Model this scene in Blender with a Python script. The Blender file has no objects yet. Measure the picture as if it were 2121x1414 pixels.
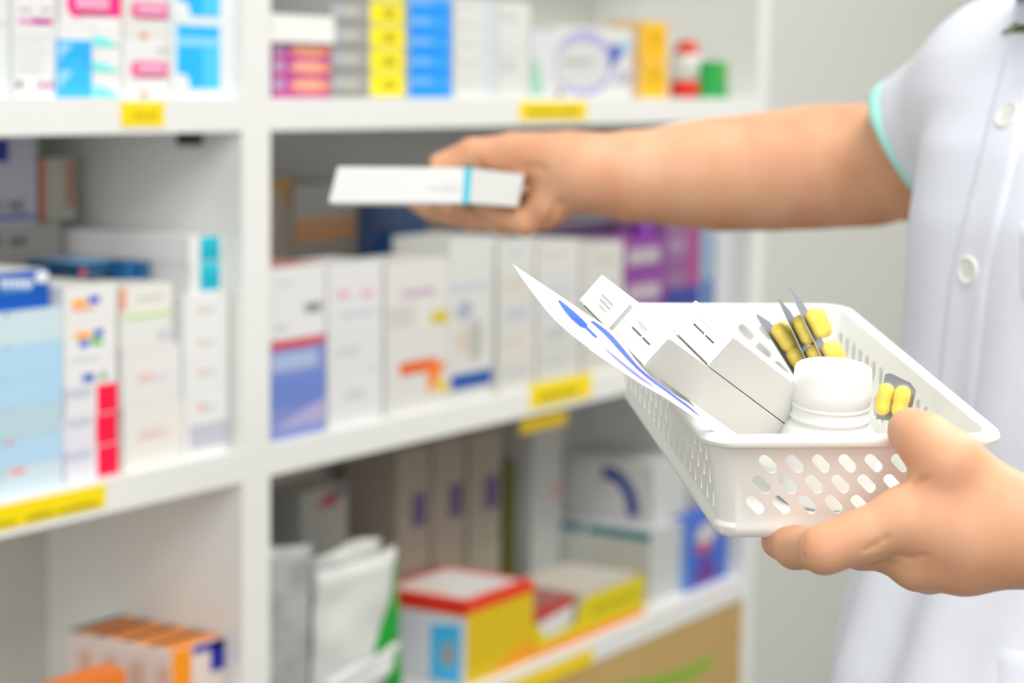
import bpy, bmesh, math, random
import numpy as np
from mathutils import Vector, Matrix
from mathutils.bvhtree import BVHTree

scn = bpy.context.scene
COL = scn.collection
random.seed(4)

# ------------------------------------------------------------------ camera
FPX, CX, CY = 4500.0, 1060.5, 707.0
YAW, PITCH, ROLL = [math.radians(v) for v in (32.2, 6.9, 0.85)]
CAMZ = 1.35
_F = Vector((math.cos(YAW)*math.cos(PITCH), math.sin(YAW)*math.cos(PITCH), -math.sin(PITCH)))
_R0 = Vector((math.sin(YAW), -math.cos(YAW), 0))
_U0 = _R0.cross(_F)
_R = _R0*math.cos(ROLL) + _U0*math.sin(ROLL)
_U = -_R0*math.sin(ROLL) + _U0*math.cos(ROLL)
CAM = Vector((0, 0, CAMZ))
cd = bpy.data.cameras.new('camera')
cam = bpy.data.objects.new('camera', cd); COL.objects.link(cam)
cd.sensor_fit = 'HORIZONTAL'; cd.sensor_width = 36.0
cd.lens = 36.0*FPX/2121.0
M3 = Matrix((_R, _U, -_F)).transposed()
cam.matrix_world = Matrix.Translation(CAM) @ M3.to_4x4()
cd.clip_start = 0.05; cd.clip_end = 50
cd.dof.use_dof = True
cd.dof.focus_distance = 1.07
cd.dof.aperture_fstop = 6.4
cd.dof.aperture_blades = 0
scn.camera = cam

# ------------------------------------------------------------------ light
scn.view_settings.view_transform = 'Standard'
scn.view_settings.look = 'None'
scn.view_settings.gamma = 1.0
scn.view_settings.exposure = 0.15
w = bpy.data.worlds.new('world'); scn.world = w; w.use_nodes = True
w.node_tree.nodes['Background'].inputs[0].default_value = (1.0, 0.99, 0.96, 1)
w.node_tree.nodes['Background'].inputs[1].default_value = 0.40

def area(name, loc, target, sx, sy, power, col=(1, 1, 1)):
    l = bpy.data.lights.new(name, 'AREA'); l.shape = 'RECTANGLE'
    l.size = sx; l.size_y = sy; l.energy = power; l.color = col
    o = bpy.data.objects.new(name, l); COL.objects.link(o)
    o.location = loc
    d = Vector(target)-Vector(loc)
    o.rotation_euler = d.to_track_quat('-Z', 'Y').to_euler()
    return o
# fluorescent ceiling panels of the shop
area('ceiling_light_near', (-0.2, -0.9, 2.75), (-0.2, -0.9, 0), 2.4, 1.0, 40, (1, 0.985, 0.955))
area('ceiling_light_shelf', (1.3, 0.1, 2.75), (1.3, 0.1, 0), 2.0, 0.5, 26, (1, 0.985, 0.955))
area('ceiling_light_far', (3.3, 0.0, 2.75), (3.3, 0.0, 0), 1.6, 0.8, 36, (1, 0.985, 0.955))

# added soft fill light, no window, three metres behind and left of the camera
area('rear_fill_light', (-2.6, -0.9, 1.9), (1.4, 0.8, 1.15), 2.4, 1.8, 38, (0.97, 0.985, 1.0))

# ------------------------------------------------------------------ helpers
def P(px, py, d):
    """world point seen at photo pixel (px,py) at distance d along the view axis"""
    return CAM + _F*d + _R*((px-CX)/FPX*d) + _U*((CY-py)/FPX*d)
def C2W(v):      # camera vector (right, down, forward) -> world direction
    return _R*v[0] - _U*v[1] + _F*v[2]
def onY(px, py, Y):
    v = _F + _R*((px-CX)/FPX) + _U*((CY-py)/FPX)
    return CAM + v*(Y/v.y)

def srgb(h):
    if isinstance(h, str):
        h = h.lstrip('#'); h = [int(h[i:i+2], 16)/255 for i in (0, 2, 4)]
    return tuple((c/12.92 if c <= 0.04045 else ((c+0.055)/1.055)**2.4) for c in h)
_mc = {}
def mat(hexcol, rough=0.5, **kw):
    key = (hexcol, rough, tuple(sorted(kw.items())))
    if key in _mc: return _mc[key]
    m = bpy.data.materials.new('paint_'+str(hexcol).lstrip('#')); m.use_nodes = True
    nt = m.node_tree; b = nt.nodes['Principled BSDF']
    c = srgb(hexcol)
    b.inputs['Base Color'].default_value = (*c, 1)
    b.inputs['Roughness'].default_value = rough
    b.inputs['Specular IOR Level'].default_value = kw.get('spec', 0.4)
    if 'metal' in kw: b.inputs['Metallic'].default_value = kw['metal']
    if 'sss' in kw:
        b.inputs['Subsurface Weight'].default_value = kw['sss']
        b.inputs['Subsurface Radius'].default_value = (1, 1, 1)
        b.inputs['Subsurface Scale'].default_value = kw.get('scale', 0.004)
    if 'trans' in kw:
        b.inputs['Transmission Weight'].default_value = kw['trans']
    if 'alpha' in kw:
        b.inputs['Alpha'].default_value = kw['alpha']
    nv = kw.get('vary', 0.02)
    if nv:
        tc = nt.nodes.new('ShaderNodeTexCoord'); n = nt.nodes.new('ShaderNodeTexNoise')
        n.inputs['Scale'].default_value = kw.get('nscale', 12.0); n.inputs['Detail'].default_value = 3
        nt.links.new(tc.outputs['Object'], n.inputs['Vector'])
        mx = nt.nodes.new('ShaderNodeMix'); mx.data_type = 'RGBA'
        mx.inputs[6].default_value = (*[x*(1-nv*2) for x in c], 1)
        mx.inputs[7].default_value = (*[min(1, x*(1+nv*2)) for x in c], 1)
        nt.links.new(n.outputs['Fac'], mx.inputs[0]); nt.links.new(mx.outputs[2], b.inputs['Base Color'])
    if 'bump' in kw:
        tc = nt.nodes.new('ShaderNodeTexCoord'); n = nt.nodes.new('ShaderNodeTexNoise')
        n.inputs['Scale'].default_value = kw.get('bscale', 60.0); n.inputs['Detail'].default_value = 4
        nt.links.new(tc.outputs['Object'], n.inputs['Vector'])
        bp = nt.nodes.new('ShaderNodeBump'); bp.inputs['Strength'].default_value = kw['bump']
        bp.inputs['Distance'].default_value = kw.get('bdist', 0.002)
        nt.links.new(n.outputs['Fac'], bp.inputs['Height']); nt.links.new(bp.outputs['Normal'], b.inputs['Normal'])
    _mc[key] = m
    return m

class MB:
    """collects faces with materials and links them as ONE mesh object"""
    def __init__(s): s.v = []; s.f = []; s.m = []; s.mats = []; s.sm = []
    def mi(s, m):
        if m not in s.mats: s.mats.append(m)
        return s.mats.index(m)
    def add(s, vs, fs, m, smooth=False):
        o = len(s.v); s.v += [tuple(v) for v in vs]; k = s.mi(m)
        for f in fs: s.f.append([i+o for i in f]); s.m.append(k); s.sm.append(smooth)
    def box(s, lo, hi, m, bev=0.0, M=None):
        lo = Vector(lo); hi = Vector(hi)
        if bev > 0:
            bm = bmesh.new(); bmesh.ops.create_cube(bm, size=1.0)
            for v in bm.verts:
                v.co = Vector(((lo[i]+hi[i])/2+v.co[i]*(hi[i]-lo[i]) for i in range(3)))
            bmesh.ops.bevel(bm, geom=list(bm.edges), offset=bev, segments=2, affect='EDGES', profile=0.7)
            vs = [v.co.copy() for v in bm.verts]; bm.verts.index_update()
            fs = [[v.index for v in f.verts] for f in bm.faces]; bm.free()
        else:
            vs = [Vector((x, y, z)) for x in (lo[0], hi[0]) for y in (lo[1], hi[1]) for z in (lo[2], hi[2])]
            fs = [(0, 1, 3, 2), (4, 6, 7, 5), (0, 4, 5, 1), (2, 3, 7, 6), (0, 2, 6, 4), (1, 5, 7, 3)]
        if M: vs = [M @ v for v in vs]
        s.add(vs, fs, m)
    def prism(s, poly, d, m, M=None):      # poly: 3d points, extruded by vector d
        n = len(poly); d = Vector(d)
        vs = [Vector(p) for p in poly]+[Vector(p)+d for p in poly]
        if M: vs = [M @ v for v in vs]
        fs = [list(range(n))[::-1], list(range(n, 2*n))]+[(i, (i+1) % n, (i+1) % n+n, i+n) for i in range(n)]
        s.add(vs, fs, m)
    def lathe(s, prof, m, n=48, M=None, mfun=None):
        vs = []; fs = []
        for r, z in prof:
            for k in range(n):
                a = 2*math.pi*k/n; vs.append(Vector((r*math.cos(a), r*math.sin(a), z)))
        if M: vs = [M @ v for v in vs]
        for j in range(len(prof)-1):
            for k in range(n):
                fs.append((j*n+k, j*n+(k+1) % n, (j+1)*n+(k+1) % n, (j+1)*n+k))
        fs.append(list(range(n))[::-1]); fs.append([(len(prof)-1)*n+k for k in range(n)])
        s.add(vs, fs, m, True)
    def grid(s, pts, m, smooth=True, closed=False):   # pts[i][j]
        nu = len(pts); nv = len(pts[0]); vs = [p for row in pts for p in row]; fs = []
        for i in range(nu-1):
            for j in range(nv if closed else nv-1):
                fs.append((i*nv+j, i*nv+(j+1) % nv, (i+1)*nv+(j+1) % nv, (i+1)*nv+j))
        s.add(vs, fs, m, smooth)
    def build(s, name, parent=None, origin=None, autosmooth=None):
        me = bpy.data.meshes.new(name)
        if origin is None:
            a = np.array(s.v); origin = Vector(((a[:, 0].min()+a[:, 0].max())/2, (a[:, 1].min()+a[:, 1].max())/2, a[:, 2].min()))
        origin = Vector(origin)
        me.from_pydata([tuple(Vector(v)-origin) for v in s.v], [], s.f)
        for m in s.mats: me.materials.append(m)
        me.polygons.foreach_set('material_index', s.m); me.polygons.foreach_set('use_smooth', s.sm)
        me.update()
        bm = bmesh.new(); bm.from_mesh(me); bmesh.ops.recalc_face_normals(bm, faces=bm.faces); bm.to_mesh(me); bm.free()
        if autosmooth: me.set_sharp_from_angle(angle=math.radians(autosmooth))
        o = bpy.data.objects.new(name, me); COL.objects.link(o); o.location = origin
        if parent: setpar(o, parent)
        return o
def setpar(o, p):
    o.parent = p
    bpy.context.view_layer.update()
    o.matrix_parent_inverse = p.matrix_world.inverted()
def tag(o, label=None, cat=None, group=None, kind=None):
    if label: o['label'] = label
    if cat: o['category'] = cat
    if group: o['group'] = group
    if kind: o['kind'] = kind
    return o
def empty(name, loc):
    o = bpy.data.objects.new(name, None); COL.objects.link(o); o.location = loc; o.empty_display_size = 0.02
    bpy.context.view_layer.update(); return o

# ------------------------------------------------------------------ setting
SY = 1.371                      # front plane of the shelving
SD = 0.27                       # its depth
Z1, Z2, Z3 = CAMZ-0.023, CAMZ-0.3735, CAMZ-0.7185   # tops of the three boards
TH = 0.033
DX0, DX1 = 1.674, 1.718         # divider between the bays
RX0, RX1 = 2.826, 2.857         # right end panel
LX = 0.70                       # left end of the unit (outside the frame)
white = mat('#e9eae6', 0.35, vary=0.01)
shelfwhite = mat('#edeeea', 0.38, vary=0.01)
wallm = mat('#dfe0da', 0.6, vary=0.02, nscale=1.5)
tan = mat('#c6a76b', 0.5, vary=0.05, nscale=3)

def struct(name, mb):
    o = mb.build(name); o['kind'] = 'structure'; return o
m = MB(); m.box((-3, -3, -0.1), (7, 1.9, 0), mat('#77726a', 0.5)); struct('floor', m)
m = MB(); m.box((-3, 1.66, 0), (7, 1.76, 2.8), wallm)
struct('wall_back', m)
m = MB(); m.box((5.6, -3, 0), (5.7, 1.66, 2.8), wallm); struct('wall_right', m)
# upright trim strips on the wall right of the unit
for k, X in enumerate((3.3,)):
    m = MB(); m.box((X, 1.648, 0), (X+0.035, 1.66, 2.8), mat('#e6e7e2', 0.5)); struct('trim_%d' % (k+1), m)

# shelving unit
unit = empty('shelving_unit', ((LX+RX1)/2, SY+SD/2, 0))
tag(unit, 'white built-in pharmacy shelving unit with boards, a divider and a tan lower front', 'shelving')
def part(name, lo, hi, m_, bev=0.0012, label=None, parent=None):
    b = MB(); b.box(lo, hi, m_, bev); o = b.build(name, parent or unit)
    if label: o['label'] = label
    return o
part('divider', (DX0, SY, 0.5), (DX1, SY+SD, 2.2), shelfwhite)
part('side_panel', (RX0, SY, 0.0), (RX1, SY+SD, 2.2), shelfwhite)
part('side_panel', (LX-0.03, SY, 0.0), (LX, SY+SD, 2.2), shelfwhite)
part('back_panel', (LX, SY+SD, 0), (RX1, SY+SD+0.012, 2.2), mat('#d9dad4', 0.5))
for (xa, xb) in ((LX, DX0), (DX1, RX0)):
    for z in (Z1, Z2, Z3, Z1+0.36):
        part('shelf_board', (xa, SY, z-TH), (xb, SY+SD, z), shelfwhite)
part('cabinet_front', (DX0+0.02, SY+0.002, 0.05), (RX1-0.002, SY+0.02, Z3-TH), tan, label='tan wood-coloured lower front')
# green swoosh on the tan front
g = MB()
pts = [(1275, 1414), (1350, 1402), (1420, 1382), (1482, 1352), (1468, 1385), (1420, 1412), (1350, 1430), (1290, 1440)]
g.prism([onY(x, y, SY+0.0015) for x, y in pts], (0, 0.0012, 0), mat('#8fb53f', 0.5)); g.build('printed_swoosh', unit)
# dark hook under the left board
b = MB(); b.box((1.632, SY+0.03, Z1-TH-0.014), (1.650, SY+0.05, Z1-TH), mat('#3a3c2c', 0.5), 0.002); b.build('shelf_clip', unit)

# ------------------------------------------------------------------ medicine boxes
def shape_pts(kind, x0, z0, x1, z1):
    if kind == 'r': return [(x0, z0), (x1, z0), (x1, z1), (x0, z1)]
    if kind == 'e':
        return [((x0+x1)/2+(x1-x0)/2*math.cos(a), (z0+z1)/2+(z1-z0)/2*math.sin(a)) for a in [2*math.pi*k/20 for k in range(20)]]
    if kind == 'leaf': return [(x0, z0), (x1, z0), (x1-(x1-x0)*.2, z0+(z1-z0)*.35), (x1-(x1-x0)*.45, z0+(z1-z0)*.75), (x1-(x1-x0)*.75, z1), (x0, z1)]
    if kind == 'tri': return [(x0, z1), (x0, z0), (x1, z1)]
    if kind == 'tri2': return [(x0, z0), (x1, z0), (x1, z1)]
    if kind == 'tri3': return [(x0, z0), (x1, z0), ((x0+x1)/2, z1)]

NB = 0
def carton(label, x0, x1, yt, s, depth, col, zb, zt=None, patches=(), group=None, name='medicine_box', cat='box', top=None, side=None, yb=None, sidep=(), rough=0.42, jit=True):
    """box standing on the shelves; x0,x1 = photo columns of its front, yt = photo row of the top at x0; s = setback; side/top colours"""
    global NB
    NB += 1
    Y = SY+s
    if zt is None: zt = onY(x0, yt, Y).z
    if zb is None: zb = onY(x0, yb, Y).z
    ym = CY+(CAMZ-(zb+zt)/2)*0
    X0 = onY(x0, yt, Y).x; X1 = onY(x1, yt, Y).x
    b = MB(); main = mat(col, rough, vary=0.012)
    b.box((X0+0.0004, Y, zb), (X1-0.0004, Y+depth, zt-0.0001), main, 0.0004)
    e = 0.0003
    if top: b.prism([(X0+.001, Y+.001, zt-e), (X1-.001, Y+.001, zt-e), (X1-.001, Y+depth-.001, zt-e), (X0+.001, Y+depth-.001, zt-e)], (0, 0, e), mat(top, rough))
    if side: b.prism([(X0+.0004, Y+.001, zb+.001), (X0+.0004, Y+depth-.001, zb+.001), (X0+.0004, Y+depth-.001, zt-.001), (X0+.0004, Y+.001, zt-.001)], (-0.0003, 0, 0), mat(side, rough))
    lay = 0
    for p in patches:      # (kind, x0, y0(top), x1, y1(bottom), colour)  in photo pixels, rows measured at the patch's left side
        k, a, t, c, d, pc = p
        q0 = onY(a, d, Y); q1 = onY(c, t, Y); qt = onY(a, t, Y)
        x_0 = max(q0.x, X0+.0005); x_1 = min(q1.x, X1-.0005); z_0 = max(q0.z, zb+.0005); z_1 = min(qt.z, zt-.0008)
        if x_1 <= x_0 or z_1 <= z_0: continue
        off = Y-0.00025-lay*0.00012; lay += 1
        b.prism([(x, off, z) for x, z in shape_pts(k, x_0, z_0, x_1, z_1)], (0, Y+0.0003-off, 0), mat(pc, rough, vary=0))
    for p in sidep:       # (f0,f1,g0,g1,colour) fractions over depth / height on the side facing left
        f0, f1, g0, g1, pc = p
        b.prism([(X0, Y+depth*f0, zb+(zt-zb)*g0), (X0, Y+depth*f1, zb+(zt-zb)*g0), (X0, Y+depth*f1, zb+(zt-zb)*g1), (X0, Y+depth*f0, zb+(zt-zb)*g1)], (-0.0004, 0, 0), mat(pc, rough, vary=0))
    o = b.build(name); tag(o, label, cat, group)
    return zt
def stack(labels, x0, x1, ys, s, depth, cols, zb, patches=None, group=None, dx=None, **kw):
    """ys: rows of tops from the lowest box to the highest, measured at column x0"""
    for i, y in enumerate(ys):
        c = cols[i % len(cols)]
        d = (dx[i] if dx else 0)
        zb = carton(labels[i], x0+d, x1+d, y, s, depth, c, zb, patches=(patches[i] if patches else ()), group=group, **kw)
    return zb

W = '#ecedeb'; W2 = '#e4e5e1'
# ---- left bay, top shelf
carton('white box with a thin orange line, cut off at the top shelf\'s left edge', -60, 18, -120, .02, .1, '#e4e9ea', Z1, patches=[('r', -60, 44, 16, 49, '#e8c79c')])
carton('tall white box with a magenta bar and small print on the top shelf', 27, 115, -110, .015, .09, '#ebecea', Z1,
       patches=[('r', 38, 37, 66, 50, '#d99ccb'), ('r', 66, 37, 108, 50, '#c31f93'), ('r', 40, 17, 66, 22, '#a9aaa8'), ('r', 84, 17, 106, 22, '#a9aaa8'), ('r', 38, 68, 108, 73, '#dcdcd9'),
                ('r', 38, 84, 95, 88, '#dddedb'), ('r', 38, 102, 100, 107, '#dedfdc'), ('r', 38, 120, 90, 125, '#dfe0dd'), ('r', 38, 138, 86, 143, '#dfe0dd'),
                ('r', 36, 168, 43, 182, '#666'+'666'), ('e', 81, 170, 90, 184, '#c64a9a'), ('e', 100, 170, 109, 184, '#c64a9a')])
bl = lambda y0, y1: [('tri', 121, y0+8, 152, y1-14, '#9fd8fa'), ('r', 120, y1-10, 170, y1-3, '#4fc4fb')]
z = stack(['sky blue box at the bottom beside the tall magenta-barred box', 'sky blue box lying on another sky blue box, second up'], 120, 190, [138, 82], .012, .09, ['#33c1fb', '#27b6fa'], Z1, [bl(138, 198), bl(82, 138)], group='sky blue boxes on the top shelf')
z = carton('plain white box on top of the two sky blue boxes', 120, 190, 42, .014, .09, W, z)
carton('white box with a large pink logo panel at the top edge of the picture', 124, 251, -60, .014, .09, W, z,
       patches=[('e', 138, -24, 178, 35, '#ff1f88'), ('r', 152, -20, 249, 32, '#ff1f88'), ('r', 156, -10, 226, 18, '#f3a9c9'), ('r', 158, 22, 224, 30, '#a8325f')])
lf = lambda y: [('leaf', 193, y, 248, y+24, '#7ff0ee'), ('r', 200, y+18, 246, y+24, '#5adfd0')]
stack(['white box with a turquoise leaf, bottom of three beside the blue boxes', 'white box with a turquoise leaf, middle of three beside the blue boxes', 'white box with a turquoise leaf, top of three under the pink logo box'],
      191, 252, [150, 97, 45], .012, .09, [W, W, W], Z1, [lf(178), lf(128), lf(74)], group='white boxes with turquoise leaves')
pk = lambda y: [('e', 271, y, 290, y+35, '#ef4f93'), ('r', 278, y, 347, y+35, '#ef5a99'), ('r', 284, y+7, 340, y+24, '#efb4cf'), ('r', 284, y+27, 345, y+34, '#c03a6e'), ('e', 290, y+64, 306, y+77, '#ea8a66'),
                ('r', 325, y-26, 348, y-18, '#bcbfbd')]
stack(['white box with a pink label, standing lowest above the small yellow shelf label', 'white box with a pink label, upper one over its twin'], 256, 351, [79, -50], .010, .09, [W, W2], Z1, [pk(126), pk(3)], group='white boxes with pink labels')
bb = lambda y: [('r', 366, y+3, 455, y+136, '#23bdfc'), ('r', 366, y+28, 453, y+46, '#8fdbfc'), ('r', 420, y+50, 455, y+136, '#4fd0fc'), ('e', 340, y+104, 392, y+150, '#ecf1f2'), ('r', 366, y+114, 388, y+137, '#ecf1f2')]
stack(['white box with a tall sky blue panel, next to the divider on the top shelf', 'white box with a sky blue panel, on top of its twin at the divider'], 355, 490, [48, -110], .008, .09, ['#eaf2f5', '#eaf2f5'], Z1, [bb(48), bb(-104)], group='white boxes with sky blue panels')

# ---- left bay, middle shelf
dk = [('r', 8, 643, 18, 657, '#7a8f97')]
cols = ['#cfe2ea', '#b7d9f1', '#bcd6e0', '#b4d9f2', '#b4d9f2', '#cfe3e8']
pt = [[('r', 20, 966, 52, 985, '#efa3ab'), ('r', 0, 980, 6, 992, '#8f9fa8')], [('e', 12, 905, 28, 922, '#e77c92'), ('r', 0, 915, 4, 925, '#8f9fa8')], [('e', 8, 838, 20, 852, '#d9667c')],
      [('e', 8, 776, 20, 790, '#56788a')], [('e', 6, 709, 18, 722, '#56788a')], [('e', 8, 643, 18, 656, '#6d8590')]]
zb_ = stack(['pale blue box with pink letters, bottom of the blue stack at far left', 'light blue box with a pink dot, second from the bottom of the blue stack', 'greyish blue box with a red dot, third from the bottom of the blue stack',
             'light blue box with a dark dot, fourth from the bottom of the blue stack', 'light blue box with a dark dot, fifth from the bottom of the blue stack', 'palest blue box with a small dot, top of the blue stack'],
            -130, 131, [1000, 938, 872, 808, 736, 664], .012, .1, cols, Z2, pt, group='light blue boxes at the left edge', side='#a9cfe6')
carton('royal blue box with white lettering and a white disc, lying on the blue stack', -90, 102, 574, .02, .09, '#0057b8', zb_, top='#e6e6ea',
       patches=[('r', 0, 578, 10, 596, '#dfe9f5'), ('r', 13, 578, 22, 596, '#dfe9f5'), ('r', 25, 578, 34, 596, '#dfe9f5'), ('r', 37, 578, 46, 596, '#dfe9f5'), ('r', 49, 578, 57, 596, '#dfe9f5'), ('r', 60, 578, 66, 595, '#dfe9f5'),
                ('r', 0, 601, 64, 608, '#5b97d6'), ('e', 72, 562, 99, 587, '#f1f4f8')])
gpp = 'white boxes with coloured capsule prints'
zr = Z2
red = lambda y0, y1, dx: [('r', 200+dx, y0, 243+dx, y1, '#ff0a45'), ('r', 138, y0+22, 190, y0+42, '#cdcfdf'), ('r', 170, y0+6, 190, y0+11, '#eab3b8')]
zr = stack(['lilac white box with a crimson end band, bottom of three', 'lilac white box with a crimson end band, middle of three', 'white box with a crimson end band, top of three'],
           134, 246, [936, 870, 806], .012, .09, ['#e6e4ee', '#e7e5ee', '#ebe9ea'], zr, [red(915, 990, 2), red(845, 925, -1), red(785, 860, 1)], group='boxes with crimson end bands', dx=[1, -3, 1])
zr = stack(['white box with blue and green marks, lowest of three above the crimson bands', 'white box with orange, blue and green capsule marks, middle one', 'white box with an orange and blue capsule mark, topmost of its column'],
           132, 241, [752, 676, 597], .012, .09, ['#ecebea', '#edecea', '#ecebe8'], zr,
           [[('r', 171, 776, 196, 792, '#2f5fc0'), ('tri3', 206, 767, 222, 784, '#2aa745')],
            [('r', 155, 689, 189, 705, '#ffb338'), ('r', 195, 683, 213, 698, '#1457c8'), ('r', 165, 706, 183, 720, '#1766e8'), ('leaf', 189, 700, 217, 714, '#12c22c'), ('r', 152, 735, 200, 752, '#dfe3e8')],
            [('r', 150, 620, 178, 637, '#ffb64a'), ('r', 183, 614, 206, 629, '#2d4fd0'), ('r', 150, 638, 196, 646, '#f4b3a4')]], group=gpp)
zc = stack(['cream white box at the bottom of the column left of the narrow boxes', 'white box with faint pink print, second up in its column'], 254, 376, [850, 727], .012, .09, ['#edebe4', '#e9e8e6'], Z2,
           [[('r', 285, 900, 345, 912, '#ecc9c2'), ('r', 290, 885, 340, 893, '#e4e0da')], [('r', 285, 776, 318, 792, '#ecc9c2'), ('r', 320, 776, 345, 790, '#dcdcdc')]], dx=[3, -1])
zc = carton('white box with a pale violet corner print, under the green-lined box', 249, 357, 664, .012, .09, '#e8e9e3', zc, patches=[('r', 325, 682, 350, 705, '#cfd2dc')])
zc = carton('white box with a lime green bottom line and an orange-red edge stripe', 249, 357, 596, .012, .09, '#ebebe2', zc,
            patches=[('r', 250, 594, 260, 645, '#f98a72'), ('r', 253, 657, 357, 668, '#b2e36c'), ('r', 285, 612, 340, 622, '#d6d7cf')])
mk = lambda y, c='#efc0bd': [('e', 410, y-6, 424, y+8, c), ('r', 425, y-5, 445, y+7, '#d3d8de')]
zn = stack(['narrow white box with a grey panel, bottom of the column beside the divider', 'narrow white box with a red and grey mark, second up beside the divider', 'narrow white box with a red and grey mark, third up beside the divider', 'narrow white box with a red and grey mark, top of the column beside the divider'],
           380, 474, [812, 741, 680, 613], .014, .09, ['#ecedec', '#eaebe9', '#ecedeb', '#ecedeb'], Z2,
           [mk(843, '#f0a5a6')+[('r', 394, 882, 476, 932, '#c7c9d3')], mk(771), mk(708), mk(641)], group='narrow white boxes beside the divider')
cy_ = lambda y: [('r', 414, y, 455, y+30, '#27c9dc'), ('r', 414, y+22, 455, y+58, '#04b5cd')]
stack(['long white box with a turquoise band, lower of two lying on the narrow boxes', 'long white box with a turquoise band, upper of two lying on the narrow boxes'], 391, 467, [545, 490], .02, .17, ['#e9eae8', '#eeeeec'], zn,
      [cy_(545), cy_(490)], group='long white boxes with turquoise bands', dx=[2, 0])
# dark blue boxes set back on the columns
z5 = carton('flat dark blue box with light blue top and red corner behind the capsule boxes', 165, 245, 545, .075, .07, '#17496b', zr, top='#7fb4dd', patches=[('r', 166, 558, 178, 590, '#b8466a')])
carton('small dark blue box behind the green-lined box', 258, 284, 541, .06, .03, '#1b5a8f', zc, group='small dark blue boxes')
carton('smallest dark blue box, right of its neighbour and behind the green-lined box', 290, 312, 544, .055, .03, '#1b5a8f', zc, group='small dark blue boxes')
# back row at far left
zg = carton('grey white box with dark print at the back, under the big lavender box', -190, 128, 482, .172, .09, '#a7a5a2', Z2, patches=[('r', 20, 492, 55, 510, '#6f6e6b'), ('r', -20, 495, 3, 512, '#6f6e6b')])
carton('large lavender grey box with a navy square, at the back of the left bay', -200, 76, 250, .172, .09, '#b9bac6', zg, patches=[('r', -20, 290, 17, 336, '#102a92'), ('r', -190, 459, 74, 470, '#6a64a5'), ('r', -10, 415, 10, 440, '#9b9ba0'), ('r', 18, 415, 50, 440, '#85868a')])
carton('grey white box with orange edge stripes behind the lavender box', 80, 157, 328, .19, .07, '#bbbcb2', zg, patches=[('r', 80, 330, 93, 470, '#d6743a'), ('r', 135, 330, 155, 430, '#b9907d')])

# ---- left bay, bottom shelf: four orange topped boxes standing one behind the other, plus one flat
zt4 = onY(354, 1350, SY+.02).z
for i in range(4):
    px = 350-0*i
    Y = SY+.02+i*.0350
    X0 = onY(354, 1350, SY+.02).x; X1 = onY(465, 1325, SY+.02).x
    b = MB(); mm = mat('#ead9d1', .42); b.box((X0, Y, Z3), (X1, Y+.0345, zt4), mm, .0008)
    orange = mat('#f28b1d', .42, vary=0)
    b.prism([(X0+.006, Y+.001, zt4), (X1-.001, Y+.001, zt4), (X1-.001, Y+.0250, zt4), (X0+.006, Y+.0250, zt4)], (0, 0, .0004), orange)
    b.prism([(X0+.004, Y+.0250, zt4), (X1-.001, Y+.0250, zt4), (X1-.001, Y+.0342, zt4), (X0+.004, Y+.0342, zt4)], (0, 0, .0004), mat('#1c1708', .5, vary=0))
    b.box((X0-.0006, Y+.001, Z3+.01), (X0, Y+.018, zt4-.016), mat('#e0b9a6', .45, vary=0))
    if i == 0:
        for (a, t, c, d, pc) in ((356, 1350, 396, 1440, '#ff9a14'), (400, 1340, 466, 1356, '#1c1ea0'), (436, 1331, 466, 1392, '#1c1ea0')):
            q0 = onY(a, d, Y); q1 = onY(c, t, Y); qt = onY(a, t, Y)
            b.prism([(x, Y-.0004, z) for x, z in shape_pts('r', q0.x, max(q0.z, Z3), min(q1.x, X1), min(qt.z, zt4-.0005))], (0, .0006, 0), mat(pc, .42, vary=0))
    o = b.build('medicine_box')
    tag(o, ['orange topped box with a navy and white end, front of its row at bottom left', 'orange topped box, second from the front in the bottom left row', 'orange topped box, third from the front in the bottom left row', 'orange topped box, rearmost of the bottom left row'][i], 'box', 'orange topped boxes on the bottom left shelf')
X0 = onY(354, 1350, SY+.02).x
b = MB(); b.box((X0-.162, SY+.006, Z3), (X0-.080, SY+.036, onY(90, 1438, SY+.006).z), mat('#f08030', .42), .0008)
tag(b.build('medicine_box'), 'plain orange box in front of the orange topped row at the bottom left', 'box')

# ---- right bay, top shelf
pur = lambda y: [('r', 566, y+2, 590, y+36, '#bfa3c6'), ('r', 588, y, 612, y+38, '#b649ae'), ('r', 566, y+26, 683, y+40, '#c64a8e'), ('e', 598, y+2, 684, y+30, '#ffa376'), ('r', 610, y+6, 660, y+22, '#fdb79f')]
zp = stack(['purple box with an orange oval, bottom of three beside the divider', 'purple box with an orange oval, middle of three beside the divider', 'purple box with an orange oval, top of three beside the divider'],
           566, 684, [161, 124, 87], .012, .08, ['#c25aa5']*3, Z1, [pur(160), pur(122), pur(86)], group='purple and orange boxes')
carton('plain white box lying on the purple and orange boxes', 562, 694, 28, .004, .09, '#f3f4f1', zp)
gy = lambda y: [('r', 766, y, 838, y+52, '#fff01a'), ('e', 790, y+22, 822, y+40, '#bfae14'), ('r', 690, y+18, 715, y+36, '#b9c2c6'), ('r', 716, y+18, 740, y+38, '#c4c3b4'), ('r', 684, y+42, 766, y+51, '#92938b')]
stack(['grey and yellow box, bottom of its stack', 'grey and yellow box, second from the bottom of its stack', 'grey and yellow box, third from the bottom of its stack', 'grey and yellow box, fourth up at the top edge', 'grey and yellow box, highest and mostly outside the picture'],
      686, 838, [148, 98, 48, -2, -52], .012, .08, ['#a6a8a6'], Z1, [gy(146), gy(96), gy(46), gy(-4), gy(-54)], group='grey and yellow boxes', dx=[0, 0, 1, -1, 0])
bu = lambda y: [('r', 850, y+6, 893, y+20, '#79b8fb'), ('r', 850, y+22, 933, y+41, '#0796ff'), ('r', 905, y+10, 932, y+28, '#3ba6ff')]
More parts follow.
